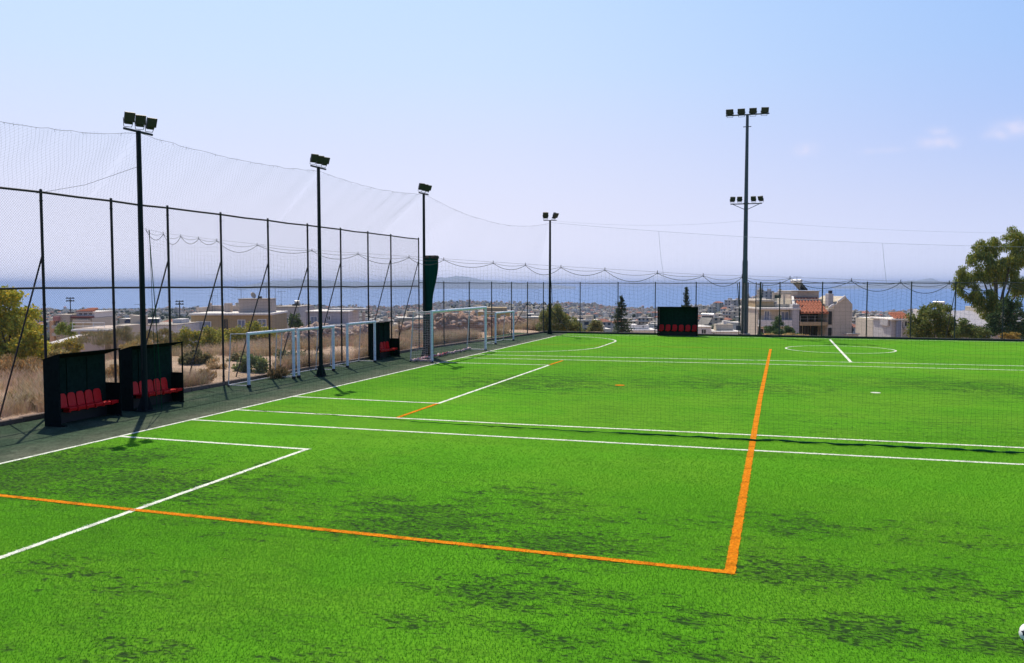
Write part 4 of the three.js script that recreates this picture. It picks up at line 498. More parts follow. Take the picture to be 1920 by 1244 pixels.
{
  const h = house('house', 'sandy house with a broken orange roof edge, above the rubble heap', 'house', 866, 108), { X, Y, o } = h;
  h.part('wall', M.beige, [X(836), -2, -7, X(896), Y(601), 0]); tiled(o, 'tiled_roof', V(X(835), Y(600), .5), V(X(862), Y(600), .5), V(X(856), Y(594), -3.5), V(X(838), Y(594), -3.5), std(.50, .20, .09, .85, { map: metalTex })); h.part('roof_slab', M.pinkish, [X(863), Y(601), -7, X(896.5), Y(599.6), .2]); for (const x of [842, 852, 872, 884]) h.win(X(x), Y(612), X(x + 5), Y(605), 0, M.shutter); h.part('yard_wall', M.grey, [X(838), -2, 2, X(900), Y(612), 2.3]); const w = new MB(); w.box(X(868), Y(613), 2.35, X(889), Y(611.4), 3); w.build('white_ledge', M.slab, o);
}
{
  const h = house('house', 'yellowish house with a cluttered roof beyond the far post of the large goal', 'house', 926, 118), { X, Y, o } = h;
  h.part('wall', M.yellow, [X(896), -2, -8, X(956), Y(586), 0]); h.part('roof_slab', M.concrete, [X(895), Y(586), -8.1, X(957), Y(584.6), .3]); h.part('roof_room', M.beige, [X(905), Y(584.6), -6, X(950), Y(578), -2]); h.win(X(903), Y(604), X(909), Y(592), 0); h.win(X(918), Y(604), X(925), Y(592), 0, M.shutter); h.win(X(940), Y(601), X(948), Y(592), 0); h.part('balcony', M.cream, [X(913), Y(606), .02, X(950), Y(602), 1.2]); h.part('roof_slab', M.slab, [X(897), Y(613.5), .02, X(916), Y(611.5), 1.5]);
}
{
  const h = house('house', 'low mauve wall house below the yellow one, near the far left corner', 'house', 956, 100), { X, Y, o } = h;
  h.part('wall', M.lilac, [X(926), -2, -6, X(984), Y(604), 0]); h.part('roof_slab', M.pinkish, [X(925), Y(604), -6.1, X(985), Y(602.6), .2]); h.win(X(975), Y(609), X(978), Y(605.5), 0); h.win(X(940), Y(622), X(948), Y(610), 0, M.shutter);
}
{
  const h = house('house', 'white round-cornered house between the conifer and the far dugout', 'house', 1201, 150), { X, Y, o } = h;
  const b = new MB(); b.bar(V(X(1197), -2, -3), V(X(1197), Y(610), -3), 2.3, 2.3, 24); b.box(X(1197), -2, -5, X(1218), Y(610), -.7, .03); b.build('wall', M.white1, o); h.part('roof_slab', M.slab, [X(1175), Y(621), -6, X(1232), Y(618.5), .6]); h.part('lower_wall', M.slab, [X(1176), -2, -5.8, X(1231), Y(621), .3]); h.win(X(1206), Y(616), X(1209), Y(611.5), -.7); h.rail(X(1177), X(1230), Y(618.5), .5, .8, M.white);
}
{
  const h = house('house', 'white flat-roofed houses edge with roof panels, between the far dugout and the mast', 'house', 1348, 140), { X, Y, o } = h;
  h.part('wall', M.white1, [X(1309), -2, -8, X(1334), Y(614), 0], [X(1334.3), -2, -7, X(1392), Y(624), -1]); h.part('roof_slab', M.slab, [X(1308), Y(614), -8.1, X(1335), Y(612.5), .2], [X(1335.2), Y(624), -7.1, X(1393), Y(622.3), -.8]); h.part('roof_room', M.cream, [X(1352), Y(622.3), -5, X(1384), Y(610), -3]); solarHeater(o, X(1334), Y(612), -4, 1.1, -.8); h.part('tower', M.white1, [X(1368), Y(610), -5, X(1374), Y(604), -4]); h.win(X(1316), Y(626), X(1324), Y(618), 0); h.win(X(1340), Y(628), X(1343), Y(625), -1);
}
{
  const h = house('house', 'tall yellow house side without windows, right of the tiled house', 'house', 1658, 165), { X, Y, o } = h;
  h.part('wall', M.yellow, [X(1645.5), -4, -9, X(1672), Y(599), 0]); h.part('side_wall', M.cream, [X(1640), -4, -9, X(1645.3), Y(600), -.6], [X(1672.2), -4, -9, X(1680), Y(606), -1]); h.part('roof_slab', M.slab, [X(1645), Y(599), -9.1, X(1672.5), Y(598), .1]); h.part('roof_block', M.pinkish, [X(1654), Y(598), -6, X(1668), Y(595.5), -4]); h.win(X(1641.5), Y(620), X(1644), Y(610), -.6);
}
{
  const h = house('house', 'grey house with a red hipped roof, left of the round bushy tree', 'house', 1694, 120), { X, Y, o } = h;
  h.part('wall', M.grey, [X(1672), -3, -6, X(1712), Y(600.5), 0]); h.part('roof_slab', M.slab, [X(1668), Y(600.5), -6.3, X(1711), Y(598), .8]); tiled(o, 'tiled_roof', V(X(1677), Y(597.8), .5), V(X(1711), Y(597.8), .5), V(X(1711), Y(588), -3), V(X(1683), Y(588), -3)); h.part('pillar', M.shutter, [X(1680), -3, .05, X(1686.5), Y(600.6), .7]); h.part('white_pillar', M.white1, [X(1686.7), -3, .05, X(1688.4), Y(600.6), .72]); h.part('balcony', M.white1, [X(1694), Y(618), .02, X(1712), Y(613), 1]); h.win(X(1689.5), Y(616), X(1694), Y(604), 0); h.win(X(1697), Y(612), X(1706), Y(603), 0); h.part('wall_step', M.grey, [X(1668), Y(612), -3, X(1671.8), Y(601), -.5]);
}
{
  const h = house('house', 'large house with a broad grey metal roof under the eucalyptus', 'house', 1845, 112), { X, Y, o } = h;
  h.part('wall', M.pinkish, [X(1786), -3, -9, X(1876), Y(615), 0]); h.part('eaves_slab', M.slab, [X(1782), Y(615), -9.3, X(1880), Y(609.5), .9]); const b = new MB(), A = V(X(1793), Y(609.3), .5), B = V(X(1868), Y(609.3), .5), C = V(X(1866), Y(585.5), -6), D = V(X(1793), Y(585.5), -6); b.quad(A, B, C, D).quad(D.clone().setY(D.y - .2), C.clone().setY(C.y - .2), B.clone().setY(B.y - .2), A.clone().setY(A.y - .2)); for (let i = 0; i <= 22; i++) b.bar(A.clone().lerp(B, i / 22), D.clone().lerp(C, i / 22), .035, .035, 4, false); b.build('metal_roof', M.shed, o);
  h.part('upper_block', M.cream, [X(1870), Y(609.4), -8, X(1905), Y(577), -1]); h.part('lower_block', M.slab, [X(1772), Y(615), -9, X(1789), Y(584.5), -2]); h.win(X(1846), Y(632), X(1862), Y(623), 0, M.shutter); h.win(X(1836), Y(621), X(1846), Y(617.5), 0); solarHeater(o, X(1808), Y(585.3), -6.2, .72, 2.2);
}

// ---------------------------------------------------------------- the town on the plain
function townHouse(b, r, rich) {                     // one small block of the town, about 10 m wide, base at y = 0
  const w = 3.2 + 2.4 * r(), dp = 3.2 + 2.4 * r(), fl = 1 + Math.floor(r() * 3.2), h = fl * 3.0 + .4, red = r() < .18, k = .42 + .36 * r(), wall = r() < .75 ? [k, k * (.95 - .05 * r()), k * (.88 - .14 * r())] : [k * .95, k * .78, k * .58];
  b.color = wall; b.box(-w, -4, -dp, w, h, dp);
  if (red) { b.color = [.27 + .08 * r(), .125, .085]; const e = .5, A = [V(-w - e, h, dp + e), V(w + e, h, dp + e), V(w + e, h, -dp - e), V(-w - e, h, -dp - e)], P = V(-w * .45, h + 1.9, 0), Q = V(w * .45, h + 1.9, 0); b.quad(A[0], A[1], Q, P).tri(A[1], A[2], Q).quad(A[2], A[3], P, Q).tri(A[3], A[0], P).quad(A[3], A[2], A[1], A[0]); }
  else { b.color = [.66, .64, .60]; b.box(-w - .3, h, -dp - .3, w + .3, h + .35, dp + .3); b.color = wall; const x = (r() - .5) * w; b.box(x - 1.5, h + .35, -2, x + 1.5, h + 2.5, 1.2); if (rich) { b.color = [.06, .07, .1]; b.box(x + 1.8, h + .35, -.6, x + 3.2, h + 1.2, .5); } }
  if (rich !== null) for (let f = 0; f < fl; f++) { const y = f * 3.1 + 1.0, n = rich ? 3 : 2; b.color = [.07, .08, .10]; for (const s of [1, -1]) for (let i = 0; i < n; i++) { const x = -w + (i + .5) * 2 * w / n; b.box(x - .8, y, s > 0 ? dp : -dp - .04, x + .8, y + 1.5, s > 0 ? dp + .04 : -dp); } for (const s of [1, -1]) b.box(s > 0 ? w : -w - .04, y, -1, s > 0 ? w + .04 : -w, y + 1.5, 1); if (rich && f && r() < .8) { b.color = [.62, .60, .57]; b.box(-w * .8, y - 1.05, dp + .05, w * .8, y - .1, dp + 1.3); } }
  return red;
}
{
  const r = rng(4242), vm = new THREE.MeshStandardMaterial({ vertexColors: true, roughness: .9, map: plasterTex }), variants = [];
  for (let i = 0; i < 12; i++) { const b = new MB([1, 1, 1]); const red = townHouse(b, r, true); variants.push([b.geo(), red]); }
  const places = [], taken = [[90, 180, 170], [350, 720, 135], [750, 1010, 150], [1160, 1240, 175], [1300, 1400, 160], [1415, 1605, 130], [1630, 1720, 185], [1760, 1930, 135]];
  while (places.length < 290) { const px = mix(-60, 1980, r()), R = Math.sqrt(mix(330 ** 2, 1000 ** 2, r())), a = Math.atan((px - W / 2) / F), x = R * (Math.sin(a) * CY - Math.cos(a) * SY), z = R * (-Math.sin(a) * SY - Math.cos(a) * CY); if (places.some(p => Math.hypot(p[0] - x, p[1] - z) < 17)) continue; places.push([x, z]); }
  places.sort((a, b) => a[0] ** 2 + a[1] ** 2 - b[0] ** 2 - b[1] ** 2).forEach(([x, z], i) => { const [g, red] = variants[i % 12], o = mesh('town_house', g, vm); o.position.set(x, landY(x, z) - .5, z); o.rotation.y = r() * 6.28; o.scale.set(.9 + .5 * r(), .85 + .4 * r(), .9 + .4 * r()); tag(o, red ? 'small red-roofed town house among many alike on the plain below' : 'small pale flat-roofed town house among many alike on the plain below', 'house', red ? 'red-roofed houses of the town' : 'flat-roofed houses of the town'); });
  const far = new MB([1, 1, 1]); let n = 0; while (n < 6800) { const px = mix(-120, 2040, r()), R = Math.sqrt(mix(1000 ** 2, 5000 ** 2, r())), a = Math.atan((px - W / 2) / F), x = R * (Math.sin(a) * CY - Math.cos(a) * SY), z = R * (-Math.sin(a) * SY - Math.cos(a) * CY), y = landY(x, z); if (y < -143 || fbm(x * .0035 + 40, z * .0035, 3) < (px < 720 ? .47 : .38)) continue; far.m = new THREE.Matrix4().compose(V(x, y - .5, z), new THREE.Quaternion().setFromAxisAngle(V(0, 1, 0), r() * 6.28), V(1 + .6 * r(), .9 + .7 * r(), 1 + .6 * r())); townHouse(far, r, R > 2200 ? null : false); n++; } far.m = null;
  tag(far.build('distant_town', vm), 'hazy mass of pale and red-roofed houses reaching to the coast', 'town', null, 'stuff');
}
// ---------------------------------------------------------------- trees, shrubs, grass, rubble
const leafMat = new THREE.MeshPhysicalMaterial({ vertexColors: true, roughness: .8, transmission: .45, thickness: 0, side: THREE.DoubleSide, specularIntensity: .3 });
function foliage(blobs, n, size, color, seed, o = {}) {          // many small leaf faces spread through clumps; blobs are [x, y, z, rx, ry, rz]
  const r = rng(seed), p = new Float32Array(n * 18), c = new Float32Array(n * 18), nn = new Float32Array(n * 18); const w = blobs.map(b => Math.pow(b[3] * b[4] * b[5], .72)), tot = w.reduce((a, b) => a + b); const tips = [];
  const dirv = () => { const u = r() * 2 - 1, a = r() * 6.2832, s = Math.sqrt(1 - u * u); return V(s * Math.cos(a), u, s * Math.sin(a)); };
  blobs.forEach((b, i) => { for (let k = 0; k < (o.clumps ?? 14); k++) tips.push([i, dirv().multiplyScalar(Math.pow(r(), .38))]); });
  for (let i = 0; i < n; i++) {
    let t = r() * tot, k = 0; while ((t -= w[k]) > 0 && k < w.length - 1) k++; const b = blobs[k], nt = o.clumps ?? 14, tp = tips[k * nt + Math.floor(r() * nt)][1], q = dirv().multiplyScalar(Math.pow(r(), .5) * (o.spread ?? .42)).add(tp), P = V(b[0] + q.x * b[3], b[1] + q.y * b[4], b[2] + q.z * b[5]);
    const L = size * (.6 + .8 * r()), d = dirv(); if (o.hang) d.set(d.x * .5, -1.0 * Math.abs(d.y) - .25, d.z * .5).normalize(); else if (o.up) d.set(d.x * .5, Math.abs(d.y) + .5, d.z * .5).normalize(); const s = dirv().cross(d).normalize().multiplyScalar(L * (o.width ?? .32)), A = P, B = P.clone().addScaledVector(d, L * .5).add(s), C = P.clone().addScaledVector(d, L), D = P.clone().addScaledVector(d, L * .5).sub(s), N = B.clone().sub(A).cross(C.clone().sub(A)).normalize();
    const e = (.62 + .7 * r()) * 2.5, y = r() < (o.yellow ?? .12) ? 1 : 0, col = [color[0] * e * (1 + .7 * y), color[1] * e * (1 + .25 * y), color[2] * e]; [A, B, C, A, C, D].forEach((v, j) => { const z = i * 18 + j * 3; p[z] = v.x; p[z + 1] = v.y; p[z + 2] = v.z; nn[z] = N.x; nn[z + 1] = N.y; nn[z + 2] = N.z; c[z] = col[0]; c[z + 1] = col[1]; c[z + 2] = col[2]; });
  }
  const g = new THREE.BufferGeometry(); g.setAttribute('position', new THREE.BufferAttribute(p, 3)); g.setAttribute('normal', new THREE.BufferAttribute(nn, 3)); g.setAttribute('color', new THREE.BufferAttribute(c, 3)); return g;
}
function plant(name, label, category, pxc, py, d, blobs, n, size, color, seed, o = {}) {   // blobs in picture units round (pxc, py): [x, y up, rx, ry, depth offset m]
  const q = at(pxc, py, d), s = d / F, gy = Math.min(landY(q.x, q.z), q.y), t = base(name, [q.x, gy, q.z], YAW); tag(t, label, category, o.group); const dy = q.y - gy;
  const B = blobs.map(([x, y, rx, ry, z = 0]) => [x * s, dy + y * s, z, rx * s, ry * s, (o.deep ?? (rx + ry) / 2 * s)]); mesh('crown', foliage(B, n, size, color, seed, o), leafMat, t);
  const b = new MB(), r = rng(seed + 1), root = V(o.rootX !== undefined ? o.rootX * s : 0, -.3, 0), tr = o.trunk ?? .09, mid = V(root.x * .6 + B[0][0] * .1, Math.max(.3, (dy + Math.max(...B.map(q => q[1] - dy - q[4]))) * .0 + dy * .35), 0); if (o.shrub) for (let k = 0; k < 9; k++) { const bl = B[k % B.length]; b.bar(V((r() - .5) * .2, -.1, (r() - .5) * .2), V(bl[0] + (r() - .5) * bl[3], bl[1] + (r() - .3) * bl[4] * .6, bl[2] + (r() - .5) * bl[5]), .015, .006, 4, false); } else { const fork = root.clone().lerp(V(B.reduce((a, q) => a + q[0], 0) / B.length, dy, 0), o.fork ?? .45); b.bar(root, fork, tr, tr * .72, 8); for (const bl of B) { const e = V(bl[0], bl[1], bl[2]), m = fork.clone().lerp(e, .5).add(V((r() - .5) * .3, -.12 * bl[4], (r() - .5) * .3)); b.bar(fork, m, tr * .5, tr * .33, 6, false).bar(m, e, tr * .33, tr * .12, 6, false); } }
  b.build(o.shrub ? 'stems' : 'trunk', M.bark, t); return t;
}
const YG = [.155, .165, .022], OL = [.075, .095, .028], DG = [.035, .060, .018], GY = [.105, .10, .055], BR = [.16, .115, .055], SG = [.085, .11, .045];
plant('tree', 'yellow-green acacia tree at the left edge behind the tall fence', 'tree', 15, 620, 36, [[5, 30, 45, 32, 0], [-30, 55, 40, 28, -.3], [10, 62, 22, 18, .2], [-25, 0, 50, 45, 0], [28, -5, 26, 30, .3], [45, -25, 24, 26, .5], [0, -45, 45, 30, .4], [-12, -62, 48, 26, .5]], 19000, .13, YG, 11, { deep: 1.0, yellow: .35, trunk: .08 });
plant('tree', 'smaller yellow-green tree beside the acacia, left of the first fence post', 'tree', 62, 640, 38, [[0, 10, 20, 26, 0], [10, -15, 18, 24, 0], [-14, -10, 18, 28, .2]], 5000, .12, YG, 12, { deep: .6, yellow: .3 });
plant('shrub', 'brown twiggy undergrowth at the foot of the acacia', 'shrub', 40, 690, 33, [[-20, 0, 40, 22, 0], [30, -2, 34, 20, .3]], 5000, .10, BR, 13, { deep: .7, shrub: true, up: true, width: .16 });
plant('shrub', 'olive-brown dry bush against the fence foot, left of the nearest dugout', 'shrub', 48, 768, 24.8, [[0, 5, 26, 30, 0], [20, -2, 18, 24, .1], [-22, -8, 18, 22, .1]], 5200, .11, [.13, .105, .042], 14, { deep: .4, shrub: true, up: true, width: .12, clumps: 24 });
plant('shrub', 'green-yellow bush behind the nearest dugout roof', 'shrub', 118, 655, 52, [[-15, -2, 24, 16, 0], [15, 6, 20, 16, 0]], 3500, .12, [.13, .125, .03], 15, { shrub: true, yellow: .3 });
plant('shrub', 'green bush in front of the apartment block, behind the fence', 'shrub', 128, 618, 120, [[-10, 0, 12, 14, 0], [6, -4, 10, 14, 0]], 2200, .22, [.09, .12, .03], 16, { shrub: true, yellow: .2 });
plant('shrub', 'dry grey-brown brush between the flat-roofed house and the second dugout', 'shrub', 215, 640, 50, [[-40, 6, 30, 16, 0], [0, 8, 34, 16, .4], [36, 8, 26, 16, 0]], 5200, .11, GY, 17, { shrub: true, up: true, width: .16, deep: .6 });
plant('shrub', 'dry olive brush right of the nearest pole, behind the second dugout', 'shrub', 298, 632, 48, [[-14, 0, 20, 14, 0], [16, -4, 22, 16, .4]], 3600, .11, [.11, .10, .045], 18, { shrub: true, up: true, width: .18, deep: .6 });
plant('shrub', 'bright yellow-green bush below the house with the dish, left part', 'shrub', 375, 648, 50, [[-20, 8, 26, 24, 0], [10, 14, 22, 24, 0], [34, 4, 24, 24, .3], [-46, -2, 20, 16, .2]], 9000, .11, [.125, .135, .025], 19, { shrub: true, yellow: .3, deep: .7 });
plant('shrub', 'bright yellow-green bush below the house with the dish, right part', 'shrub', 466, 632, 54, [[-30, -2, 28, 20, 0], [4, 12, 30, 18, 0], [34, 6, 24, 14, .2], [-10, -8, 46, 18, .4]], 9000, .11, [.13, .14, .025], 20, { shrub: true, yellow: .3, deep: .7 });
plant('shrub', 'dark sage bush seen through the nearest small goal', 'shrub', 478, 690, 35, [[-8, 4, 26, 20, 0], [14, -4, 20, 18, .2]], 4000, .10, SG, 21, { shrub: true, deep: .5 });
plant('shrub', 'dark green rounded bush between the first and second small goals', 'shrub', 553, 680, 38, [[-18, 0, 32, 26, 0], [16, 2, 24, 22, .2]], 6500, .10, [.05, .065, .030], 22, { shrub: true, deep: .6 });
plant('shrub', 'pale dry bush under the fence brace before the nearest goal', 'shrub', 402, 690, 36, [[0, 0, 18, 14, 0]], 1800, .10, [.20, .16, .09], 23, { shrub: true, up: true, width: .12 });
plant('tree', 'small dark tree against the grey block house', 'tree', 552, 604, 80, [[0, 4, 9, 14, 0], [6, -12, 8, 12, 0], [-4, -14, 8, 10, 0]], 2200, .16, DG, 24, {});
plant('shrub', 'small green bush against the pale wall house', 'shrub', 579, 614, 82, [[0, 0, 5, 8, 0]], 600, .16, OL, 25, { shrub: true });
plant('shrub', 'low green bush above the rubble heap, left of the farthest goal', 'shrub', 908, 621, 80, [[-4, 0, 12, 8, 0], [14, 0, 12, 7, 0]], 1800, .16, [.10, .10, .03], 26, { shrub: true, yellow: .3 });
plant('tree', 'willowy green tree behind the slim far-corner pole', 'tree', 1040, 598, 70, [[-14, 8, 16, 18, 0], [8, 14, 16, 18, .2], [-22, -10, 14, 20, 0], [4, -8, 20, 20, .3], [26, -8, 14, 18, 0], [44, -16, 14, 12, 0]], 13000, .17, [.10, .115, .04], 27, { hang: true, deep: 1.0, trunk: .11, width: .2, yellow: .2 });
plant('shrub', 'round olive bush right of the willowy tree', 'shrub', 1112, 612, 74, [[0, 0, 14, 12, 0], [6, -6, 12, 10, 0]], 2600, .15, [.105, .11, .045], 28, { shrub: true });
plant('shrub', 'yellowish scrub at the foot of the far corner fence', 'shrub', 1075, 624, 72, [[-20, 0, 18, 6, 0], [10, 0, 16, 5, 0]], 2000, .14, [.17, .14, .045], 29, { shrub: true, up: true });
for (const [what, px, py, d, w, h, col, o] of [
  ['grey-brown dry shrub low behind the gap between the two near dugouts', 214, 700, 30, 14, 10, BR, { up: true, width: .12 }], ['dark olive shrub just right of the second dugout', 366, 672, 38, 22, 18, [.09, .085, .04], {}], ['brown dead bush left of the nearest goal', 385, 705, 31, 14, 12, BR, { up: true, width: .12 }], ['grey-green bush behind the nearest goal, left post side', 448, 676, 40, 18, 14, [.10, .10, .05], {}], ['straw-coloured bush behind the nearest goal, right post side', 512, 668, 44, 20, 14, [.22, .17, .09], { up: true, width: .12 }], ['dark brown shrub at the fence foot inside the nearest goal', 522, 700, 33, 14, 12, [.10, .075, .04], { up: true, width: .14 }], ['olive bush below the brace behind the second goal', 598, 676, 42, 16, 12, [.10, .10, .045], {}], ['ochre dry bush behind the third goal', 672, 660, 48, 22, 14, [.20, .15, .06], { up: true, width: .14 }], ['green-brown bush before the third dugout wall', 690, 646, 55, 14, 10, [.12, .12, .04], {}], ['dry scrub left of the third pole foot', 766, 640, 56, 14, 9, [.24, .17, .09], { up: true, width: .14 }], ['reddish dry scrub on the rubble beside the third pole', 790, 655, 48, 12, 9, [.24, .14, .08], { up: true, width: .14 }], ['yellow-green brush strip below the white wall house', 322, 640, 56, 26, 12, [.13, .125, .035], {}], ['dry yellow brush behind the nearest pole', 262, 648, 44, 26, 12, [.17, .14, .06], { up: true, width: .14 }], ['dusty brush at the lot edge left of the nearest dugout roof', 96, 668, 42, 26, 14, [.15, .13, .05], {}], ['dark scrub on the lot below the plain wall house', 640, 634, 62, 20, 9, [.07, .075, .035], {}]])
  plant('shrub', what, 'shrub', px, py, d, [[0, 0, w, h, 0], [-w * .5, -h * .3, w * .7, h * .7, .2], [w * .6, -h * .35, w * .6, h * .6, -.2]], Math.round(60 * w + 500 + w * h * 4), .11, col, 400 + px, { shrub: true, deep: .5, ...o });
function conifer(label, px, pyTop, pyBase, d, halfPx, seed) {
  const top = at(px, pyTop, d), bot = at(px, pyBase, d), gy = Math.min(bot.y, landY(bot.x, bot.z)), o = base('conifer', [bot.x, gy, bot.z], YAW); tag(o, label, 'tree'); const Hh = top.y - gy, y0 = bot.y - gy, r = rng(seed), wmax = halfPx * d / F; const blobs = [], br = new MB(); br.bar(V(0, -.3, 0), V(0, Hh, 0), .12, .02, 7);
  for (let y = y0 + .1; y < Hh - .1; y += .26) { const t = (y - y0) / (Hh - y0), w = wmax * (1 - t) ** .85 * (.75 + .8 * r()); for (let k = 0; k < 6; k++) { const a = r() * 6.28, L = w * (.65 + .5 * r()); br.bar(V(0, y, 0), V(Math.cos(a) * L, y - .15 * L, Math.sin(a) * L), .02, .006, 4, false); for (const f of [.35, .7, 1]) blobs.push([Math.cos(a) * L * f, y - .15 * L * f + (f === 1 ? .08 : 0), Math.sin(a) * L * f, .10 + .16 * L * (1.2 - f), .10, .10 + .16 * L * (1.2 - f)]); } }
  blobs.push([0, Hh - .1, 0, .06, .28, .06]); br.build('trunk', M.bark, o); mesh('crown', foliage(blobs, 7000, .13, [.022, .036, .018], seed, { clumps: 5, spread: .7, width: .22 }), leafMat, o);
}
conifer('dark ragged conifer left of the far dugout, seen through the fence', 1165, 553, 626, 82, 21, 31);
conifer('dark conifer tip rising behind the far dugout', 1286, 539, 626, 90, 17, 32);
plant('tree', 'dark spreading araucaria-like tree in front of the tiled house', 'tree', 1460, 616, 84, [[0, 8, 10, 12, 0], [-16, -4, 14, 9, 0], [18, -4, 14, 9, 0], [0, -8, 20, 10, .3], [-28, -12, 10, 7, 0], [30, -12, 12, 7, 0], [0, 20, 5, 6, 0]], 7500, .2, [.04, .07, .028], 33, { hang: true, width: .16, trunk: .1 });
plant('shrub', 'dry yellow scrub along the far fence below the tiled house', 'shrub', 1462, 631, 70, [[-20, 0, 14, 4, 0], [12, 0, 22, 4, 0], [40, -1, 14, 3, 0]], 1800, .12, [.22, .18, .08], 34, { shrub: true, up: true });
plant('tree', 'round bushy green tree right of the red-roofed house', 'tree', 1752, 604, 76, [[-4, 24, 14, 14, 0], [-22, 4, 22, 22, 0], [16, 8, 22, 20, .2], [0, -10, 36, 24, .2], [-24, -18, 20, 20, 0], [28, -16, 20, 20, 0]], 14000, .17, [.065, .085, .020], 35, { deep: 1.3, yellow: .25, trunk: .12 });
plant('shrub', 'green bush right of the round tree, before the grey-roofed house', 'shrub', 1808, 622, 73, [[-6, 4, 18, 18, 0], [14, -4, 20, 14, 0], [36, -8, 16, 10, 0]], 5500, .16, [.06, .085, .024], 36, { shrub: true, yellow: .2 });
plant('tree', 'tall eucalyptus with hanging clumped foliage at the right edge', 'tree', 1868, 540, 78, [[-16, 78, 22, 22, 0], [-36, 50, 22, 24, 0], [-8, 50, 24, 26, .4], [-54, 24, 20, 20, 0], [-22, 28, 26, 18, .3], [6, 30, 18, 22, -.3], [-64, -2, 14, 18, 0], [-46, -12, 14, 18, .3], [-24, -18, 20, 16, .6], [-18, -38, 20, 18, .8], [-36, -30, 12, 14, .5], [34, 92, 22, 20, 0], [26, 64, 22, 24, .3], [46, 50, 24, 34, 0], [30, 20, 22, 22, 0], [48, 0, 20, 26, 0]], 34000, .22, [.078, .102, .022], 37, { hang: true, deep: 1.0, trunk: .22, width: .18, rootX: 38, fork: .72, yellow: .3, clumps: 10, spread: .45 });
plant('shrub', 'dark green bush under the eucalyptus at the right edge', 'shrub', 1888, 600, 74, [[8, 14, 18, 26, 0], [-14, -10, 20, 22, 0], [20, -14, 22, 22, .2], [-24, 0, 10, 12, 0]], 8500, .17, [.030, .052, .018], 38, { shrub: true });
plant('shrub', 'rusty-yellow low shrub at the fence foot in the right corner', 'shrub', 1896, 630, 70, [[0, 0, 18, 6, 0]], 1500, .12, [.16, .12, .03], 39, { shrub: true });

{                                                    // dry grass of the lot outside the left fence: nobody could count it
  const r = rng(77), g = (() => { const b = new MB([1, 1, 1]); for (let i = 0; i < 13; i++) { const a = r() * 6.28, l = .10 + .22 * r(), h = .28 + .34 * r(), x = (r() - .5) * .16, z = (r() - .5) * .16, w = .006; const p = V(x - w * Math.sin(a), 0, z + w * Math.cos(a)), q = V(x + w * Math.sin(a), 0, z - w * Math.cos(a)), m = V(x + l * .4 * Math.cos(a), h * .65, z + l * .4 * Math.sin(a)), t = V(x + l * Math.cos(a), h, z + l * Math.sin(a)); b.tri(p, q, m).tri(m.clone().add(V(w * .8, 0, 0)), t, m.clone().add(V(-w * .8, 0, 0))); } return b.geo(); })();
  g.deleteAttribute('color'); const N = 26000, im = new THREE.InstancedMesh(g, new THREE.MeshPhysicalMaterial({ roughness: .9, transmission: .25, thickness: 0, side: THREE.DoubleSide }), N), m = new THREE.Matrix4(), c = new THREE.Color(); let n = 0;
  while (n < N) { const u = r(), x = -19.5 - 36 * u * u, z = mix(-9, -76, r()); const px = at(0, 0, 0), dens = fbm(x * .22, z * .22 + 7, 3); if (dens < .45 + .12 * r() || (x < -30 && r() < .5)) continue; const s = (.5 + .9 * r()) * (x < -28 ? .75 : 1), k = r() - .25 * sstep(.5, .62, fbm(x * .5, z * .5 + 40, 2)); m.compose(V(x, landY(x, z) - .03, z), new THREE.Quaternion().setFromEuler(new THREE.Euler((r() - .5) * .3, r() * 6.28, (r() - .5) * .3)), V(s * 1.2, s * (.7 + .6 * dens), s * 1.2)); im.setMatrixAt(n, m); k < .72 ? c.setRGB(.46 + .18 * r(), .35 + .14 * r(), .23 + .10 * r()) : c.setRGB(.20 + .08 * r(), .17 + .05 * r(), .08); im.setColorAt(n, c); n++; }
  im.name = 'dry_grass'; im.castShadow = im.receiveShadow = true; scene.add(im); tag(im, 'tan dry grass tufts over the lot outside the left fence', 'grass', null, 'stuff');
}
function heap(label, pts, seed, tint) {              // heaps of earth and broken stone
  const r = rng(seed), c = pts[0], o = base('rubble_heap', [c[0], landY(c[0], c[1]), c[1]]); tag(o, label, 'rubble'); const earth = new MB(), stones = new MB();
  for (const [x, z, w, h] of pts) { const g = new THREE.SphereGeometry(1, 44, 24), p = g.attributes.position; for (let i = 0; i < p.count; i++) { const k = .62 + .75 * fbm(p.getX(i) * 3.6 + x, p.getZ(i) * 3.6 + p.getY(i) * 3 + z, 4); p.setXYZ(i, p.getX(i) * k * w, p.getY(i) * k * h, p.getZ(i) * k * w); } g.computeVertexNormals(); earth.add(g, T(x - c[0], -.05, z - c[1], r() * 6));
    for (let i = 0; i < 80; i++) { const a = r() * 6.28, q = Math.sqrt(r()), s = .05 + .24 * r() * r(), gg = new THREE.IcosahedronGeometry(s, 1), pp = gg.attributes.position; const kx = r() * 9; for (let j = 0; j < pp.count; j++) { const f = .75 + .5 * vn(pp.getX(j) / s * 1.5 + kx, pp.getY(j) / s * 1.5 + pp.getZ(j) / s + kx); pp.setXYZ(j, pp.getX(j) * f * 1.3, pp.getY(j) * f * .75, pp.getZ(j) * f); } gg.computeVertexNormals(); stones.add(gg, T(x - c[0] + Math.cos(a) * q * w * 1.05, h * Math.sqrt(Math.max(.02, 1 - q * q)) * .9, z - c[1] + Math.sin(a) * q * w * 1.05, r() * 6, r() * 2)); } }
  earth.build('earth_mound', std(...tint, .95, { bumpMap: grainTex, bumpScale: .06, map: plasterTex }), o); const st = stones.build('broken_stones', std(.46, .36, .30, .9, { map: plasterTex }), o); st.userData.kind = 'stuff';
}
const hp = (px, d) => { const q = at(px, 640, d); return [q.x, q.z]; };
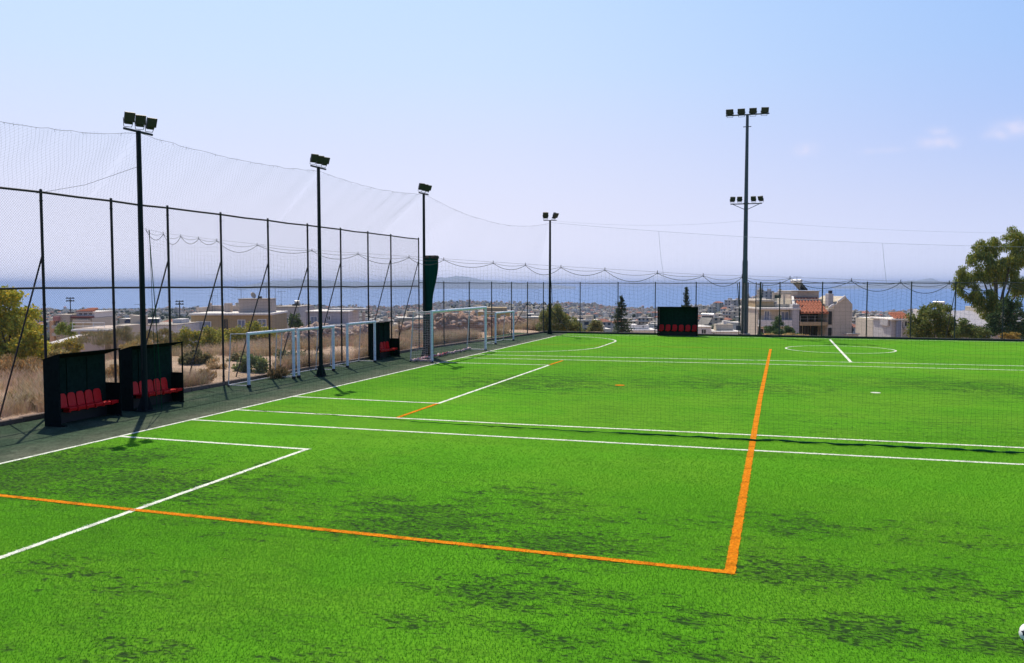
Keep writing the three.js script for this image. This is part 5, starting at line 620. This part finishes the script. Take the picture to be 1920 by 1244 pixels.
heap('reddish earth and rubble heap behind the large goal and the low fence', [[...hp(780, 60), 1.5, 1.1], [...hp(826, 63), 1.7, 1.6], [...hp(868, 66), 1.8, 1.5], [...hp(905, 70), 1.6, 1.0], [...hp(955, 72), 1.7, .9]], 61, [.38, .24, .17]);
heap('pale broken stone heap seen through the second small goal', [[...hp(566, 50), 1.1, 1.1], [...hp(600, 51), 1.4, 1.2], [...hp(637, 53), 1.0, .8]], 62, [.44, .32, .26]);
heap('low pinkish stone heap beside the third dugout', [[...hp(683, 56), 1.0, .9]], 63, [.46, .33, .25]);
{                                                    // trees of the far town: one mass
  const r = rng(88), g = new THREE.IcosahedronGeometry(1, 2), p = g.attributes.position; for (let i = 0; i < p.count; i++) { const k = .62 + .75 * fbm(p.getX(i) * 2.4 + 5, p.getY(i) * 2.4 + p.getZ(i) * 1.9 + 5, 3); p.setXYZ(i, p.getX(i) * k, p.getY(i) * k, p.getZ(i) * k); } g.computeVertexNormals();
  const N = 7500, im = new THREE.InstancedMesh(g, std(1, 1, 1, .95), N), m = new THREE.Matrix4(), c = new THREE.Color(); let n = 0;
  while (n < N) { const px = mix(-120, 2040, r()), R = Math.sqrt(mix(240 ** 2, 5200 ** 2, r())), a = Math.atan((px - W / 2) / F), x = R * (Math.sin(a) * CY - Math.cos(a) * SY), z = R * (-Math.sin(a) * SY - Math.cos(a) * CY), y = landY(x, z); if (y < -144) continue; const wood = fbm(x * .0035 + 40, z * .0035, 3); if (R > 900 && px > 420 && wood > (px < 720 ? .60 : .50) && r() < .8) continue; const s = 2.2 + 2.6 * r(); m.compose(V(x, y + s * .7, z), new THREE.Quaternion().setFromEuler(new THREE.Euler(r() * 6, r() * 6, r() * 6)), V(s * 1.15, s * (.8 + .7 * r()), s * 1.15)); im.setMatrixAt(n, m); const k = .7 + .6 * r(); c.setRGB(.045 * k, .062 * k, .032 * k); im.setColorAt(n, c); n++; }
  im.name = 'distant_trees'; im.castShadow = im.receiveShadow = true; scene.add(im); tag(im, 'dark scattered trees between the houses of the far town', 'trees', null, 'stuff');
}
for (const [label, px, py0, py1, d, hw] of [['distant floodlight mast above the apartment block, left of the first fence post', 131, 560, 640, 260, 8], ['distant floodlight mast left of the house with the dish', 336, 566, 618, 230, 8]]) {
  const t = at(px, py0, d), gy = landY(t.x, t.z), o = base('floodlight_mast', [t.x, gy, t.z], YAW), h = t.y - gy, s = d / F; tag(o, label, 'floodlight'); new MB().bar(V(0, -1, 0), V(0, h, 0), .22, .14, 8).build('pole', M.mast, o); for (const [y, n] of [[h, 3], [h - 5 * s, 4]]) { box(-hw * s, y - .1, -.1, hw * s, y + .1, .1).build('arm', M.mast, o); for (let i = 0; i < n; i++) box(mix(-hw, hw, (i + .2) / n) * s, y + .12, -.3, mix(-hw, hw, (i + .75) / n) * s, y + 1.3 * s * 1.6, .1, .05).build('floodlight', M.lampBody, o); }
}

renderer.render(scene, camera);
